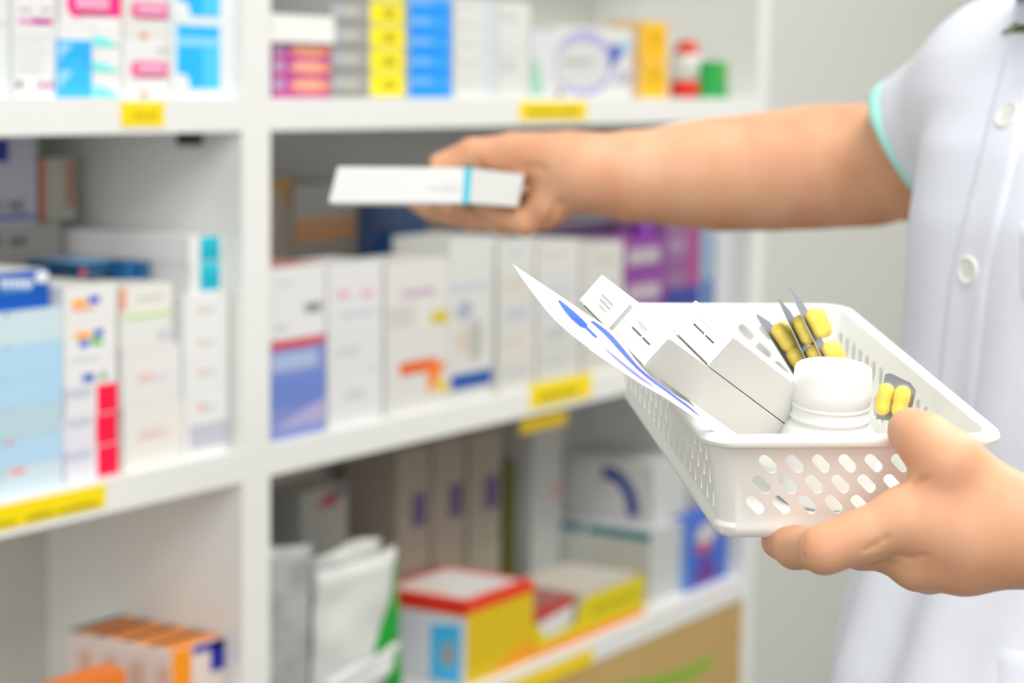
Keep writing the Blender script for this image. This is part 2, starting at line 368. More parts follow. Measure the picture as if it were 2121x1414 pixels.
stack(['bright blue box, bottom of its stack', 'bright blue box, second from the bottom of its stack', 'bright blue box, third from the bottom of its stack', 'bright blue box, fourth from the bottom of its stack', 'bright blue box, highest at the top edge of the picture'],
      849, 934, [158, 117, 75, 33, -8], .012, .08, ['#27a8ff'], Z1, [bu(155), bu(114), bu(72), bu(30), bu(-12)], group='bright blue boxes', side='#d9e2ea')
gw = lambda y: [('r', 1000, y+6, 1028, y+40, '#cfdde4'), ('r', 945, y+12, 990, y+22, '#d7d9d6')]
stack(['pale white box with a bluish end, lowest right of the bright blue boxes', 'pale white box with a bluish end, second up right of the bright blue boxes', 'pale white box with a bluish end, third up right of the bright blue boxes', 'pale white box with a bluish end, fourth up right of the bright blue boxes', 'pale white box with a bluish end, highest right of the bright blue boxes'],
      940, 1030, [158, 117, 76, 35, -6], .012, .08, ['#e0e1de'], Z1, [gw(155), gw(114), gw(73), gw(32), gw(-8)], group='pale white boxes with bluish ends')
stack(['off-white box, lower of two in the short stack before the green patch', 'off-white box with grey print, upper one reaching the top edge of the picture'], 1033, 1098, [98, 2], .012, .08, ['#dddeda', '#e0e1dd'], Z1,
      [[('e', 1040, 120, 1065, 150, '#cbccc8')], [('r', 1042, 28, 1072, 42, '#cccdcb')]])
carton('pale bluish box with a mint green patch behind the yellow shelf label', 1101, 1150, 62, .012, .06, '#dcdfe2', Z1, patches=[('leaf', 1088, 118, 1128, 196, '#a2d4b6')])
carton('large white box with a lavender ring and a blue figure', 1150, 1312, 52, .012, .09, '#e0e0de', Z1, top='#e6e6e4',
       patches=[('e', 1140, 58, 1272, 200, '#b7b0da'), ('e', 1150, 84, 1262, 184, '#d8d9d8'), ('r', 1165, 120, 1228, 136, '#bcbfb8'), ('tri', 1262, 92, 1308, 146, '#5468bb'), ('r', 1285, 82, 1306, 112, '#b3cde0'), ('r', 1275, 145, 1308, 172, '#bfc0cf'), ('r', 1152, 188, 1165, 198, '#6d6e6c')])
zq = stack(['amber yellow box, lower of two right of the lavender ring', 'amber yellow box, upper of two right of the lavender ring'], 1330, 1383, [122, 44], .012, .05, ['#fbc108', '#fbc108'], Z1,
           [[('r', 1345, 138, 1368, 172, '#dfae00'), ('r', 1331, 120, 1382, 134, '#f6c756')], [('r', 1345, 62, 1368, 95, '#dfae00')]], group='amber yellow boxes', side='#eecb95')
# red capped bottle
cB = onY(1421, 190, SY+.045); rB = .0225
root = empty('medicine_bottle', (cB.x, cB.y, Z1)); tag(root, 'white bottle with a domed red cap and a red base band on the top shelf', 'bottle')
T = Matrix.Translation((cB.x, cB.y, Z1))
b = MB(); b.lathe([(rB*.9, 0), (rB, .002), (rB, .024)], mat('#e02a14', .4), 32, T); b.build('base_band', root)
b = MB(); b.lathe([(rB, .024), (rB, .052), (rB*.93, .057), (rB*.7, .061)], mat('#dfe2df', .4), 32, T); b.build('body', root)
b = MB(); b.lathe([(rB*.78, .058), (rB*.78, .066), (rB*.62, .074), (rB*.3, .0785), (.0005, .0795)], mat('#de3c22', .4), 32, T); b.build('cap', root)
carton('small green box at the right end of the top shelf', 1463, 1508, 126, .012, .035, '#1ea74a', Z1, patches=[('r', 1496, 128, 1508, 168, '#7cb342')])

# ---- right bay, middle shelf
zz = carton('lilac blue box with a red top stripe, beside the divider on the middle shelf', 561, 674, 708, .010, .07, '#8191d0', Z2,
            patches=[('r', 561, 706, 674, 726, '#d9413f'), ('r', 563, 738, 656, 772, '#a9bcdd'), ('r', 561, 785, 674, 850, '#6f86cf'), ('tri2', 561, 842, 674, 893, '#b3add6')])
carton('white box with a red-edged top and a grey number print, on the lilac blue box', 561, 674, 556, .010, .07, '#e3e4e2', zz, top='#c98a84',
       patches=[('r', 632, 628, 666, 648, '#8a8c8c'), ('r', 572, 585, 610, 592, '#cdd2cf'), ('r', 566, 675, 596, 684, '#c9c9c6')])
stack(['white box with faint print, bottom of the column right of the lilac blue box', 'white box with grey lines, middle of the column right of the lilac blue box', 'white box with pink marks, top of the column right of the lilac blue box'],
      679, 792, [782, 686, 550], .010, .07, ['#e2e3e3', '#dfe0de', '#e2e2e0'], Z2,
      [[('r', 715, 810, 755, 830, '#d0d1d0')], [('r', 695, 722, 745, 738, '#cfd0ce'), ('r', 760, 760, 776, 775, '#e0cfc9')], [('e', 695, 600, 725, 622, '#e3bccb'), ('e', 745, 598, 775, 620, '#e3bccb'), ('r', 700, 645, 780, 660, '#cfd2da')]], group='white boxes right of the lilac blue box')
stack(['white box with an orange-red bent stripe, in the second column from the lilac blue box', 'white box with a violet line and a yellow square, on the orange-striped one'], 800, 928, [702, 546], .010, .07, ['#dcdcd8', '#dfded8'], Z2,
      [[('r', 828, 752, 905, 780, '#e76a34'), ('tri', 885, 755, 930, 820, '#f58428'), ('r', 902, 786, 927, 815, '#e8c74a')],
       [('r', 832, 602, 902, 618, '#cbb5c6'), ('r', 893, 645, 928, 672, '#d9c344'), ('r', 805, 635, 860, 680, '#cfcfc6')]])
carton('tall white box with a dark blue patch near its foot', 931, 1024, 496, .008, .08, '#d9dad7', Z2,
       patches=[('r', 934, 778, 1018, 810, '#1f58a8'), ('e', 945, 625, 978, 665, '#adb1c2'), ('e', 945, 675, 965, 735, '#d9c9b0'), ('e', 968, 660, 1000, 750, '#bdbbb2'), ('r', 935, 585, 1010, 605, '#cfd0d8')])
stack(['cream box, bottom of the stack of five left of the paper sachet', 'cream box, second from the bottom of five left of the paper sachet', 'cream box, third of five left of the paper sachet', 'cream box, fourth of five left of the paper sachet', 'white box, top of five left of the paper sachet'],
      1032, 1108, [752, 692, 632, 565, 500], .008, .08, ['#d6d6cd', '#d9d8cf', '#d4d5d2', '#d8d6cd', '#d9dad6'], Z2,
      [[('r', 1045, 770, 1095, 782, '#c3c8d0')], [('r', 1040, 705, 1085, 718, '#d9cdb9')], [('r', 1048, 645, 1092, 660, '#bcc4d0')], [('r', 1045, 585, 1100, 596, '#d6c9b4')], [('r', 1050, 520, 1090, 530, '#c9cbcf')]], group='cream boxes left of the paper sachet')
stack(['pale box, bottom of the stack behind the tip of the paper sachet', 'pale box, second of the stack behind the tip of the paper sachet', 'pale box, third of the stack behind the tip of the paper sachet', 'pale box, top of the stack behind the tip of the paper sachet'],
      1113, 1202, [720, 650, 575, 503], .010, .08, ['#d2d3cf', '#d6d6d0', '#d5d6d4', '#d9d9d4'], Z2,
      [[('r', 1125, 745, 1170, 756, '#c3c6cc')], [('e', 1130, 680, 1175, 705, '#bfc3c9')], [('r', 1125, 600, 1180, 612, '#c6cbd4')], [('r', 1125, 525, 1180, 535, '#cbcbc6')]], group='pale boxes behind the sachet tip')
stack(['beige box, lowest of three behind the raised carton', 'beige box, middle of three behind the raised carton', 'beige box, top of three behind the raised carton'], 1207, 1292, [690, 600, 508], .012, .08, ['#d1cdc2', '#d2cfc6', '#d4d2cb'], Z2,
      [[], [('r', 1225, 630, 1270, 640, '#c2bfc4')], [('r', 1225, 535, 1275, 548, '#c9c5c0')]], group='beige boxes behind the raised carton')
vi = lambda y: [('r', 1300, y+18, 1366, y+50, '#b7adb5'), ('r', 1300, y+60, 1372, y+66, '#6c2f88')]
stack(['purple box with pale panels, lowest behind the basket', 'purple box with pale panels, second up behind the basket', 'purple box with pale panels, top of its stack behind the basket'], 1297, 1378, [655, 575, 500], .012, .07, ['#8d4597'], Z2,
      [vi(655), vi(575), vi(500)], group='purple boxes with pale panels', top='#a55cb0')
b = MB(); q = onY(1345, 470, SY+.03)
b.lathe([(.0165, 0), (.0165, .006), (.008, .015), (.006, .028), (.0005, .029)], mat('#7a1f9c', .4), 24, Matrix.Translation((q.x, SY+.04, onY(1297, 500, SY+.012).z)))
tag(b.build('bottle_stopper'), 'dark purple conical cap standing on the purple boxes', 'cap')
zm = stack(['plum and navy box, lower one at the right end of the middle shelf', 'plum box with a magenta edge, upper one at the right end of the middle shelf'], 1382, 1450, [600, 462], .012, .08, ['#4c3a86', '#8f6492'], Z2,
           [[('r', 1382, 600, 1450, 640, '#303f98')], [('r', 1425, 470, 1450, 600, '#a8417f'), ('r', 1386, 500, 1418, 520, '#a58aa8'), ('r', 1384, 545, 1425, 560, '#8a4c8f')]])
carton('thin steel blue box beside the plum box', 1453, 1480, 470, .012, .08, '#8ea8c4', Z2, patches=[('r', 1455, 580, 1478, 640, '#4d6fb0')])
carton('thin pale grey box at the end panel of the middle shelf', 1484, 1522, 480, .02, .07, '#cfd2d6', Z2)
# behind, middle shelf
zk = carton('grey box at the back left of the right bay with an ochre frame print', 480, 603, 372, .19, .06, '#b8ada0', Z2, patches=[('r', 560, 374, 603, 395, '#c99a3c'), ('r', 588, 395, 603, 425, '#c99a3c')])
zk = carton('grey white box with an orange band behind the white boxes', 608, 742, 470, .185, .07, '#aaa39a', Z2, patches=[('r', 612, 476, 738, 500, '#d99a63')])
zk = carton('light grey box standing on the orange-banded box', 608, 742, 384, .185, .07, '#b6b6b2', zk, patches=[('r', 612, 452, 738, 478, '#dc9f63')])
carton('slate blue box behind the white boxes, under the held carton', 781, 885, 418, .16, .08, '#4d6794', Z2, patches=[('r', 781, 425, 815, 520, '#45597f')])
carton('dark blue box standing behind the tall white box', 848, 890, 485, .092, .05, '#1c4f86', Z2)
carton('long dark plum box with a pale top, lying behind the pale boxes', 1118, 1290, 468, .10, .05, '#55425c', Z2, top='#bdb8bf')
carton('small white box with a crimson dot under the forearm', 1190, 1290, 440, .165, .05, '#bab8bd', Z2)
carton('small crimson box under the wrist', 1145, 1180, 432, .165, .04, '#b5305a', Z2)

# ---- right bay, bottom shelf
def pouch(label, x0, x1, yt, s, th, colr, green=None, group=None, bump=.6):
    Y = SY+s; X0 = onY(x0, yt, Y).x; X1 = onY(x1, yt, Y).x; zt = onY(x0, yt, Y).z
    b = MB(); nu, nv = 26, 18
    mm = mat(colr, .35, bump=bump, bscale=45, bdist=.004, vary=.05, nscale=30)
    rng = random.Random(int(x0)); ph = [rng.random()*6 for _ in range(6)]
    def pt(i, j, sgn):
        u = i/nu; v = j/nv
        x = X0+(X1-X0)*v; zz = Z3+(zt-Z3)*u
        puff = (math.sin(math.pi*min(1, u*1.25)/1.25)**.6 if u < .98 else .0)*max(0, math.sin(math.pi*v))**.5 if 0 < u < 1 else 0
        if u == 0: puff = .75*max(0, math.sin(math.pi*v))**.5
        wob = .0035*math.sin(9*v+ph[0]+5*u)+.0025*math.sin(17*u+ph[1])*math.sin(6*v+ph[2])
        zz += .006*math.sin(3*v+ph[3])*u
        return Vector((x, Y+th/2+sgn*(th/2*puff+.0006)+wob*u, zz))
    for sg in (-1, 1):
        b.grid([[pt(i, j, sg) for j in range(nv+1)] for i in range(nu+1)], mm)
    b.grid([[pt(i, j, sg) for sg in (-1, 1)] for i, j in [(nu, j) for j in range(nv+1)]], mm)
    if green:
        gm = mat(green, .4)
        k = MB
        poly = lambda u, v: pt(u*nu, v*nv, -1)+Vector((0, -.0008, 0))
        rows = []
        for i in range(3, 25):
            u = i/nu; lo = .60+.33*max(0, (u-.45)/.5) if u > .4 else .60+.35*(0.4-u)/.4
            rows.append([poly(u, lo+(.985-lo)*t/6) for t in range(7)])
        b.grid(rows, gm)
    o = b.build('medicine_pouch'); tag(o, label, 'pouch', group); return o
pouch('crumpled silver grey pouch with bluish print beside the divider on the bottom shelf', 540, 662, 1150, .02, .03, '#a9acab', bump=1.0)
pouch('white pouch with a green side panel, standing upright in front', 672, 845, 1185, .019, .032, '#d7d9d5', green='#12a52f', bump=.25)
pouch('white pouch with a green edge, leaning behind the front pouch', 668, 800, 1160, .056, .025, '#cfd1cd', bump=.25)
pouch('smaller white pouch, low in front of the green-sided pouch', 676, 838, 1400, -.0 + .001, .012, '#dcdedb', green='#18a236', bump=.2)

Y = SY+.010; zt = onY(968, 1250, Y).z; X0 = onY(968, 1250, Y).x; X1 = onY(1106, 1210, Y).x; dp = .135
b = MB(); b.box((X0, Y, Z3), (X1, Y+dp, zt), mat('#e0c010', .42, vary=0), .0008)
b.prism([(X0, Y, zt-.0), (X1, Y, zt-.0), (X1, Y+dp, zt), (X0, Y+dp, zt)], (0, 0, .0006), mat('#e8301a', .42, vary=0))
iw = .014
b.prism([(X0+iw, Y+iw*.9, zt+.0006), (X1-iw, Y+iw*.9, zt+.0006), (X1-iw, Y+dp-iw, zt+.0006), (X0+iw, Y+dp-iw, zt+.0006)], (0, 0, .0005), mat('#e2e0dc', .42, vary=0))
b.prism([(X0+iw*2, Y+.05, zt+.0011), (X0+iw*3, Y+.05, zt+.0011), (X0+iw*3, Y+dp-.03, zt+.0011), (X0+iw*2, Y+dp-.03, zt+.0011)], (0, 0, .0003), mat('#e8c7a0', .42, vary=0))
b.prism([(X0-.0006, Y+.001, Z3+.001), (X0-.0006, Y+dp-.001, Z3+.001), (X0-.0006, Y+dp-.001, zt-.018), (X0-.0006, Y+.001, zt-.018)], (.0007, 0, 0), mat('#dfe3ea', .42, vary=0))
b.prism([(X0-.0008, Y+.0, zt-.016), (X0-.0008, Y+dp, zt-.016), (X0-.0008, Y+dp, zt+.0006), (X0-.0008, Y, zt+.0006)], (.0009, 0, 0), mat('#e8301a', .42, vary=0))
b.prism([(X0-.0010, Y+.008, Z3+.002), (X0-.0010, Y+.052, Z3+.002), (X0-.0010, Y+.052, zt-.032), (X0-.0010, Y+.008, zt-.026)], (.0006, 0, 0), mat('#45bdf0', .42, vary=0))
b.prism([(X0-.0014, Y+.016, Z3+.022), (X0-.0014, Y+.036, Z3+.022), (X0-.0014, Y+.036, zt-.055), (X0-.0014, Y+.016, zt-.050)], (.0006, 0, 0), mat('#9fa8ac', .42, vary=0))
b.prism([(X0, Y-.0004, zt-.014), (X1, Y-.0004, zt-.014), (X1, Y-.0004, zt), (X0, Y-.0004, zt)], (0, .0006, 0), mat('#ea4a1c', .42, vary=0))
b.prism([(X0+.05, Y-.0006, Z3+.002), (X1, Y-.0006, Z3+.002), (X1, Y-.0006, Z3+.03), (X0+.10, Y-.0006, Z3+.02)], (0, .0008, 0), mat('#f7a11a', .42, vary=0))
tag(b.build('display_carton'), 'large carton with yellow front, pale side and a red bordered white lid', 'carton')
# yellow display tray with a cut-out front
Y = SY+.010; q0 = onY(1110, 1300, Y); q1 = onY(1335, 1190, Y)
Xa, Xb = X1+.004, q1.x; zlo = onY(1335, 1278, Y).z; ztop = q1.z-.001
yel = mat('#e3d006', .42, vary=0); 
tray = empty('display_tray', ((Xa+Xb)/2, Y+.05, Z3)); tag(tray, 'open yellow display tray with a notched front on the bottom shelf', 'tray')
b = MB(); XA = Xa+.42*(Xb-Xa); hh = Z3+(ztop-Z3)*.42
prof = [(Xa, Z3), (Xb, Z3), (Xb, ztop), (XA+.006, ztop), (XA, ztop-.006), (XA-.004, hh+.02), (XA-.015, hh+.004), (XA-.03, hh), (Xa+.03, hh-.004), (Xa+.006, hh+.02), (Xa, ztop-.01)]
b.prism([(x, Y, z) for x, z in prof], (0, .0015, 0), yel)
b.prism([(x, Y-.0005, z) for x, z in ((Xa, Z3), (Xb, Z3), (Xb, Z3+.010), (Xa, Z3+.010))], (0, .0006, 0), mat('#f08a1e', .42, vary=0))
b.prism([(x, Y-.0005, z) for x, z in ((XA+.02, Z3+.024), (Xb-.012, Z3+.024), (Xb-.012, ztop-.012), (XA+.02, ztop-.012))], (0, .0006, 0), mat('#cdbd06', .42, vary=0))
b.build('notched_front', tray)
b = MB(); b.box((Xa, Y+.0015, Z3), (Xa+.0015, Y+.12, hh+.02), yel); b.box((Xb-.0015, Y+.0015, Z3), (Xb, Y+.12, ztop), yel); b.box((Xa, Y+.12, Z3), (Xb, Y+.1215, ztop), mat('#dedbd0')); b.box((Xa, Y+.0015, Z3), (Xb, Y+.12, Z3+.0015), yel)
b.build('tray_walls', tray)
hz = hh+.036
b = MB(); b.box((Xa+.012, Y+.012, Z3+.002), (XA-.004, Y+.09, hz), mat('#dfe0e4'), .0008)
b.prism([(Xa+.012, Y+.0115, hz-.022), (XA-.004, Y+.0115, hz-.012), (XA-.004, Y+.0115, hz), (Xa+.012, Y+.0115, hz)], (0, .0008, 0), mat('#c24440', .42, vary=0))
b.prism([(Xa+.012, Y+.0125, hz), (XA-.004, Y+.0125, hz), (XA-.004, Y+.09, hz), (Xa+.012, Y+.09, hz)], (0, 0, .0004), mat('#a8625c', .42, vary=0))
tag(b.build('medicine_box'), 'white box with a dark red top standing in the yellow tray', 'box')
b = MB(); b.box((XA+.01, Y+.010, Z3+.002), (Xb-.006, Y+.118, ztop+.004), mat('#cfc8ba'), .0008)
tag(b.build('medicine_box'), 'beige box with a pale top filling the right part of the yellow tray', 'box')
# low-left dark corner things, and the back row
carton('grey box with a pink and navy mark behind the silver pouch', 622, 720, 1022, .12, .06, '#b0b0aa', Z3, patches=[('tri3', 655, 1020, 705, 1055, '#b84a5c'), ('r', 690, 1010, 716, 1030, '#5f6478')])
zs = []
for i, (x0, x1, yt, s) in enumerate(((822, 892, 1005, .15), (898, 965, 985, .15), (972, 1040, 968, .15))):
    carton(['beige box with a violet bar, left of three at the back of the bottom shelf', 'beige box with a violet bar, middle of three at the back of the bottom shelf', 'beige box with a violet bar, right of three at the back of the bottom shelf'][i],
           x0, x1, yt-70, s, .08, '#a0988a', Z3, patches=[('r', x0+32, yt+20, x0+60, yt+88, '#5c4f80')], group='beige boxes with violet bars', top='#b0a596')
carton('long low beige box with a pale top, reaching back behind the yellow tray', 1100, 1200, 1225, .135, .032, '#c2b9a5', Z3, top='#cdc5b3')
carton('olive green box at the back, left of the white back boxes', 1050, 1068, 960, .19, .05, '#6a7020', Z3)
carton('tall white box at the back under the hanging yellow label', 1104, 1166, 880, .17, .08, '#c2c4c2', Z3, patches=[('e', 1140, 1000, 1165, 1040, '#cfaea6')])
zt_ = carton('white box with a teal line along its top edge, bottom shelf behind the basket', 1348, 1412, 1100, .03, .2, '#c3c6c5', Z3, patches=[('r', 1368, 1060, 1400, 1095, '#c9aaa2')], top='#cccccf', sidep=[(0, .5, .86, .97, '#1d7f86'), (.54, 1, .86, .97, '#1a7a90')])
Yr = SY+.05; xa = onY(1352, 1100, Yr).x; xb = xa+.10; b = MB()
b.box((xa, Yr, zt_), (xb, Yr+.15, zt_+.085), mat('#c9cac8'), .001)
def arcp(r, r2, n=15):
    return [(Yr+.075+r*math.cos(a), zt_+.012+r2*math.sin(a)) for a in [math.radians(-5+k*7.5) for k in range(n)]]
pts = arcp(-.052, .062)+arcp(-.034, .044)[::-1]
b.prism([(xa-.0005, y, z) for y, z in pts], (.0008, 0, 0), mat('#27408f', .42, vary=0))
tag(b.build('medicine_box'), 'white box with a navy blue arc, on top of the teal edged box', 'box')
carton('blue box with a red and white picture at the right end of the bottom shelf', 1425, 1508, 1085, .02, .05, '#3a68c8', Z3, side='#7fa6dc',
       patches=[('tri3', 1432, 1150, 1490, 1215, '#6a2f8c'), ('e', 1440, 1090, 1485, 1135, '#c9c9c6'), ('e', 1440, 1130, 1475, 1150, '#c8506c')])

# ---- yellow shelf labels
def shelf_label(label, x0, x1, y0, y1, marks=(), col='#ffe200', zoff=0, yoff=0):
    Y = SY; b = MB(); q0 = onY(x0, y1, Y); q1 = onY(x1, y0, Y); qt = onY(x0, y0, Y)
    b.box((q0.x, Y-.0012+yoff, q0.z), (q1.x, Y-.0001+yoff, qt.z), mat(col, .4, vary=0))
    o = b.build('shelf_label'); tag(o, label, 'label', 'yellow shelf labels')
    if marks:
        c = MB()
        for (a, t, cc, d) in marks:
            r0 = onY(a, d, Y); r1 = onY(cc, t, Y); rt = onY(a, t, Y)
            n = max(1, int((r1.x-r0.x)/.0032)); rg = random.Random(a)
            for k in range(n):
                xx = r0.x+(r1.x-r0.x)*k/n; hgt = (rt.z-r0.z)*rg.uniform(.5, 1)
                c.box((xx, Y-.0016, r0.z), (xx+(r1.x-r0.x)/n*.66, Y-.0011, r0.z+hgt), mat('#b3a012', .5, vary=0))
        c.build('printed_text', o)
    return o
shelf_label('short yellow label on the top board of the left bay', 250, 339, 211, 262, [(275, 232, 325, 244)])
shelf_label('long yellow label with dark print on the middle board of the left bay', -140, 218, 1078, 1130, [(-90, 1098, 35, 1110), (52, 1064, 112, 1079), (118, 1050, 205, 1064)], col='#ffe400')
shelf_label('yellow label on the top board of the right bay', 1075, 1215, 210, 250, [(1090, 222, 1200, 238)])
shelf_label('yellow label with dark print on the middle board of the right bay', 1097, 1224, 797, 848, [(1112, 815, 1195, 832)])
q0 = onY(1085, 868, SY); q1 = onY(1180, 850, SY)
b = MB(); b.box((q0.x, SY+.004, Z2-TH-.022), (q1.x, SY+.0052, Z2-TH), mat('#c9ab00', .4, vary=0)); tag(b.build('shelf_label'), 'dull yellow label hanging below the middle board of the right bay', 'label', 'yellow shelf labels')
shelf_label('long yellow label on the lowest board, above the tan front', 1010, 1226, 1432, 1468, (), col='#f6d520')

# ------------------------------------------------------------------ signed-distance sculpting for the person and the coat
class SDF:
    def __init__(s, lo, hi, h):
        s.lo = np.array(lo, float); s.h = h
        s.n = np.maximum(2, np.ceil((np.array(hi)-s.lo)/h).astype(int)+1)
        s.D = np.full(tuple(s.n), 1.0, np.float32)
    def sub(s, lo, hi):
        a = np.clip(np.floor((np.array(lo)-s.lo)/s.h).astype(int), 0, s.n-1)
        b = np.clip(np.ceil((np.array(hi)-s.lo)/s.h).astype(int)+1, 1, s.n)
        sl = tuple(slice(i, j) for i, j in zip(a, b))
        ax = [s.lo[i]+s.h*np.arange(a[i], b[i]) for i in range(3)]
        G = np.meshgrid(*ax, indexing='ij')
        return sl, np.stack(G, -1).astype(np.float32)
    def union(s, sl, d, k):
        o = s.D[sl]
        if k > 0:
            hh = np.clip(.5+.5*(o-d)/k, 0, 1)
            s.D[sl] = o*(1-hh)+d*hh-k*hh*(1-hh)
        else: s.D[sl] = np.minimum(o, d)
    def cone(s, a, b, ra, rb, k=.006, sq=None, subtract=False):
        a = np.array(a, float); b = np.array(b, float); R = max(ra, rb)+k*2+s.h*3
        sl, p = s.sub(np.minimum(a, b)-R, np.maximum(a, b)+R)
        ab = b-a; L2 = max((ab**2).sum(), 1e-12)
        t = np.clip(((p-a)@ab)/L2, 0, 1)
        q = p-(a+t[..., None]*ab)
        if sq is not None:      # squash along a direction: (unit vector, factor)
            u, fct = sq; u = np.array(u, float); c = q@u; q = q+(c*(1/fct-1))[..., None]*u
        d = np.sqrt((q**2).sum(-1))-(ra+(rb-ra)*t)
        if subtract: s.D[sl] = np.maximum(s.D[sl], -d)
        else: s.union(sl, d.astype(np.float32), k)
    def chain(s, pts, rad, k=.004, **kw):
        for i in range(len(pts)-1): s.cone(pts[i], pts[i+1], rad[i], rad[i+1], k, **kw)
    def mesh(s, smooth=3):
        D = s.D; n = D.shape
        ins = D < 0
        c = np.zeros((n[0]-1, n[1]-1, n[2]-1), np.int32)
        for dx in (0, 1):
            for dy in (0, 1):
                for dz in (0, 1):
                    c += ins[dx:n[0]-1+dx, dy:n[1]-1+dy, dz:n[2]-1+dz]
        act = (c > 0) & (c < 8)
        idx = -np.ones(act.shape, np.int64); ii = np.argwhere(act); idx[act] = np.arange(len(ii))
        acc = np.zeros((len(ii), 3)); cnt = np.zeros(len(ii))
        corners = [(x, y, z) for x in (0, 1) for y in (0, 1) for z in (0, 1)]
        for A in corners:
            for ax in range(3):
                if A[ax] == 1: continue
                Bc = list(A); Bc[ax] = 1
                da = D[ii[:, 0]+A[0], ii[:, 1]+A[1], ii[:, 2]+A[2]]; db = D[ii[:, 0]+Bc[0], ii[:, 1]+Bc[1], ii[:, 2]+Bc[2]]
                mk = (da < 0) != (db < 0)
                t = np.where(mk, da/np.where(mk, da-db, 1), 0)
                pt = np.array(A)[None]+t[:, None]*(np.array(Bc)-np.array(A))[None]
                acc += pt*mk[:, None]; cnt += mk
        V = s.lo+(ii+acc/cnt[:, None])*s.h
        Fs = []
        for ax in range(3):
            u, v = [(1, 2), (2, 0), (0, 1)][ax]
            a = ins; sh = [slice(None)]*3; sh2 = [slice(None)]*3
            sh[ax] = slice(0, n[ax]-1); sh2[ax] = slice(1, n[ax])
            e = np.argwhere(a[tuple(sh)] != a[tuple(sh2)])
            e = e[(e[:, u] > 0) & (e[:, v] > 0) & (e[:, u] < n[u]-1) & (e[:, v] < n[v]-1)]
            first = ins[e[:, 0], e[:, 1], e[:, 2]]
            q = []
            for du, dv in ((0, 0), (1, 0), (1, 1), (0, 1)):
                f = e.copy(); f[:, u] -= du; f[:, v] -= dv
                q.append(idx[f[:, 0], f[:, 1], f[:, 2]])
            q = np.stack(q, 1); q[~first] = q[~first][:, ::-1]
            Fs.append(q)
        Fq = np.concatenate(Fs)
        E_ = np.concatenate([Fq[:, [0, 1]], Fq[:, [1, 2]], Fq[:, [2, 3]], Fq[:, [3, 0]]])
        for _ in range(smooth):
            S = np.zeros_like(V); N = np.zeros(len(V))
            np.add.at(S, E_[:, 0], V[E_[:, 1]]); np.add.at(S, E_[:, 1], V[E_[:, 0]])
            np.add.at(N, E_[:, 0], 1); np.add.at(N, E_[:, 1], 1)
            V = V*.5+.5*S/np.maximum(N, 1)[:, None]
        return V, Fq
def mesh_obj(name, parts, m, parent=None):
    """parts: list of (V,F) joined in ONE mesh"""
    vs = []; fs = []; o = 0
    for V, F in parts: vs.append(V); fs.append(F+o); o += len(V)
    V = np.concatenate(vs); F = np.concatenate(fs)
    org = Vector(((V[:, 0].min()+V[:, 0].max())/2, (V[:, 1].min()+V[:, 1].max())/2, V[:, 2].min()))
    me = bpy.data.meshes.new(name); me.from_pydata((V-np.array(org)).tolist(), [], F.tolist()); me.materials.append(m)
    me.polygons.foreach_set('use_smooth', [True]*len(me.polygons)); me.update()
    ob = bpy.data.objects.new(name, me); COL.objects.link(ob); ob.location = org
    if parent: setpar(ob, parent)
    return ob
pw = lambda *a: np.array(P(*a))

# skin
sk = bpy.data.materials.new('skin'); sk.use_nodes = True; nt = sk.node_tree; bs = nt.nodes['Principled BSDF']
tc = nt.nodes.new('ShaderNodeTexCoord'); n1 = nt.nodes.new('ShaderNodeTexNoise'); n1.inputs['Scale'].default_value = 22; n1.inputs['Detail'].default_value = 4
cr = nt.nodes.new('ShaderNodeValToRGB'); cr.color_ramp.elements[0].position = .35; cr.color_ramp.elements[0].color = (.72, .35, .20, 1)
cr.color_ramp.elements[1].position = .65; cr.color_ramp.elements[1].color = (.78, .445, .27, 1)
nt.links.new(tc.outputs['Object'], n1.inputs['Vector']); nt.links.new(n1.outputs['Fac'], cr.inputs['Fac']); nt.links.new(cr.outputs['Color'], bs.inputs['Base Color'])
n2 = nt.nodes.new('ShaderNodeTexNoise'); n2.inputs['Scale'].default_value = 400; n2.inputs['Detail'].default_value = 3
bp = nt.nodes.new('ShaderNodeBump'); bp.inputs['Strength'].default_value = .12; bp.inputs['Distance'].default_value = .0006
nt.links.new(tc.outputs['Object'], n2.inputs['Vector']); nt.links.new(n2.outputs['Fac'], bp.inputs['Height']); nt.links.new(bp.outputs['Normal'], bs.inputs['Normal'])
bs.inputs['Roughness'].default_value = .48; bs.inputs['Subsurface Weight'].default_value = .18
bs.inputs['Subsurface Radius'].default_value = (1, .35, .2); bs.inputs['Subsurface Scale'].default_value = .006
bs.inputs['Specular IOR Level'].default_value = .35

Rg = np.array((math.sin(YAW), -math.cos(YAW), 0)); Fg = np.array((math.cos(YAW), math.sin(YAW), 0))
s_w = .6*Rg-.8*Fg; n_w = -.8*Rg-.6*Fg            # towards the person's left, and forwards
C0 = .430*Rg+1.45*Fg
def TB(l, f, z): return C0+s_w*l+n_w*f+np.array((0, 0, z))   # torso frame: left, front, height

# --- near (left) hand holding the basket
def grid_for(pts, pad, h):
    a = np.array(pts); return SDF(a.min(0)-pad, a.max(0)+pad, h)
LW = pw(2150, 1107, .992)
L_elb = pw(2830, 1140, 1.10); L_sh = TB(.165, 0, 1.365)
G = grid_for([pw(1560, 830, 1.0), pw(1560, 1260, 1.13), pw(2420, 1100, 1.02), pw(2420, 860, .97)], .035, .0015)
th_mcp = pw(1966, 962, .984); th_ip = pw(1918, 915, .990); th_tip = pw(1888, 893, 1.003)
i_mcp = pw(1868, 1080, .986); i_pip = pw(1708, 1137, .987); i_dip = pw(1648, 1134, 1.018); i_tip = pw(1612, 1121, 1.045)
G.cone(LW, L_elb, .0215, .036, .01)
G.cone(LW, pw(2000, 1108, .99), .0215, .0225, .012)
G.cone(pw(2060, 1090, .99), pw(1935, 1060, .988), .021, .0175, .010)
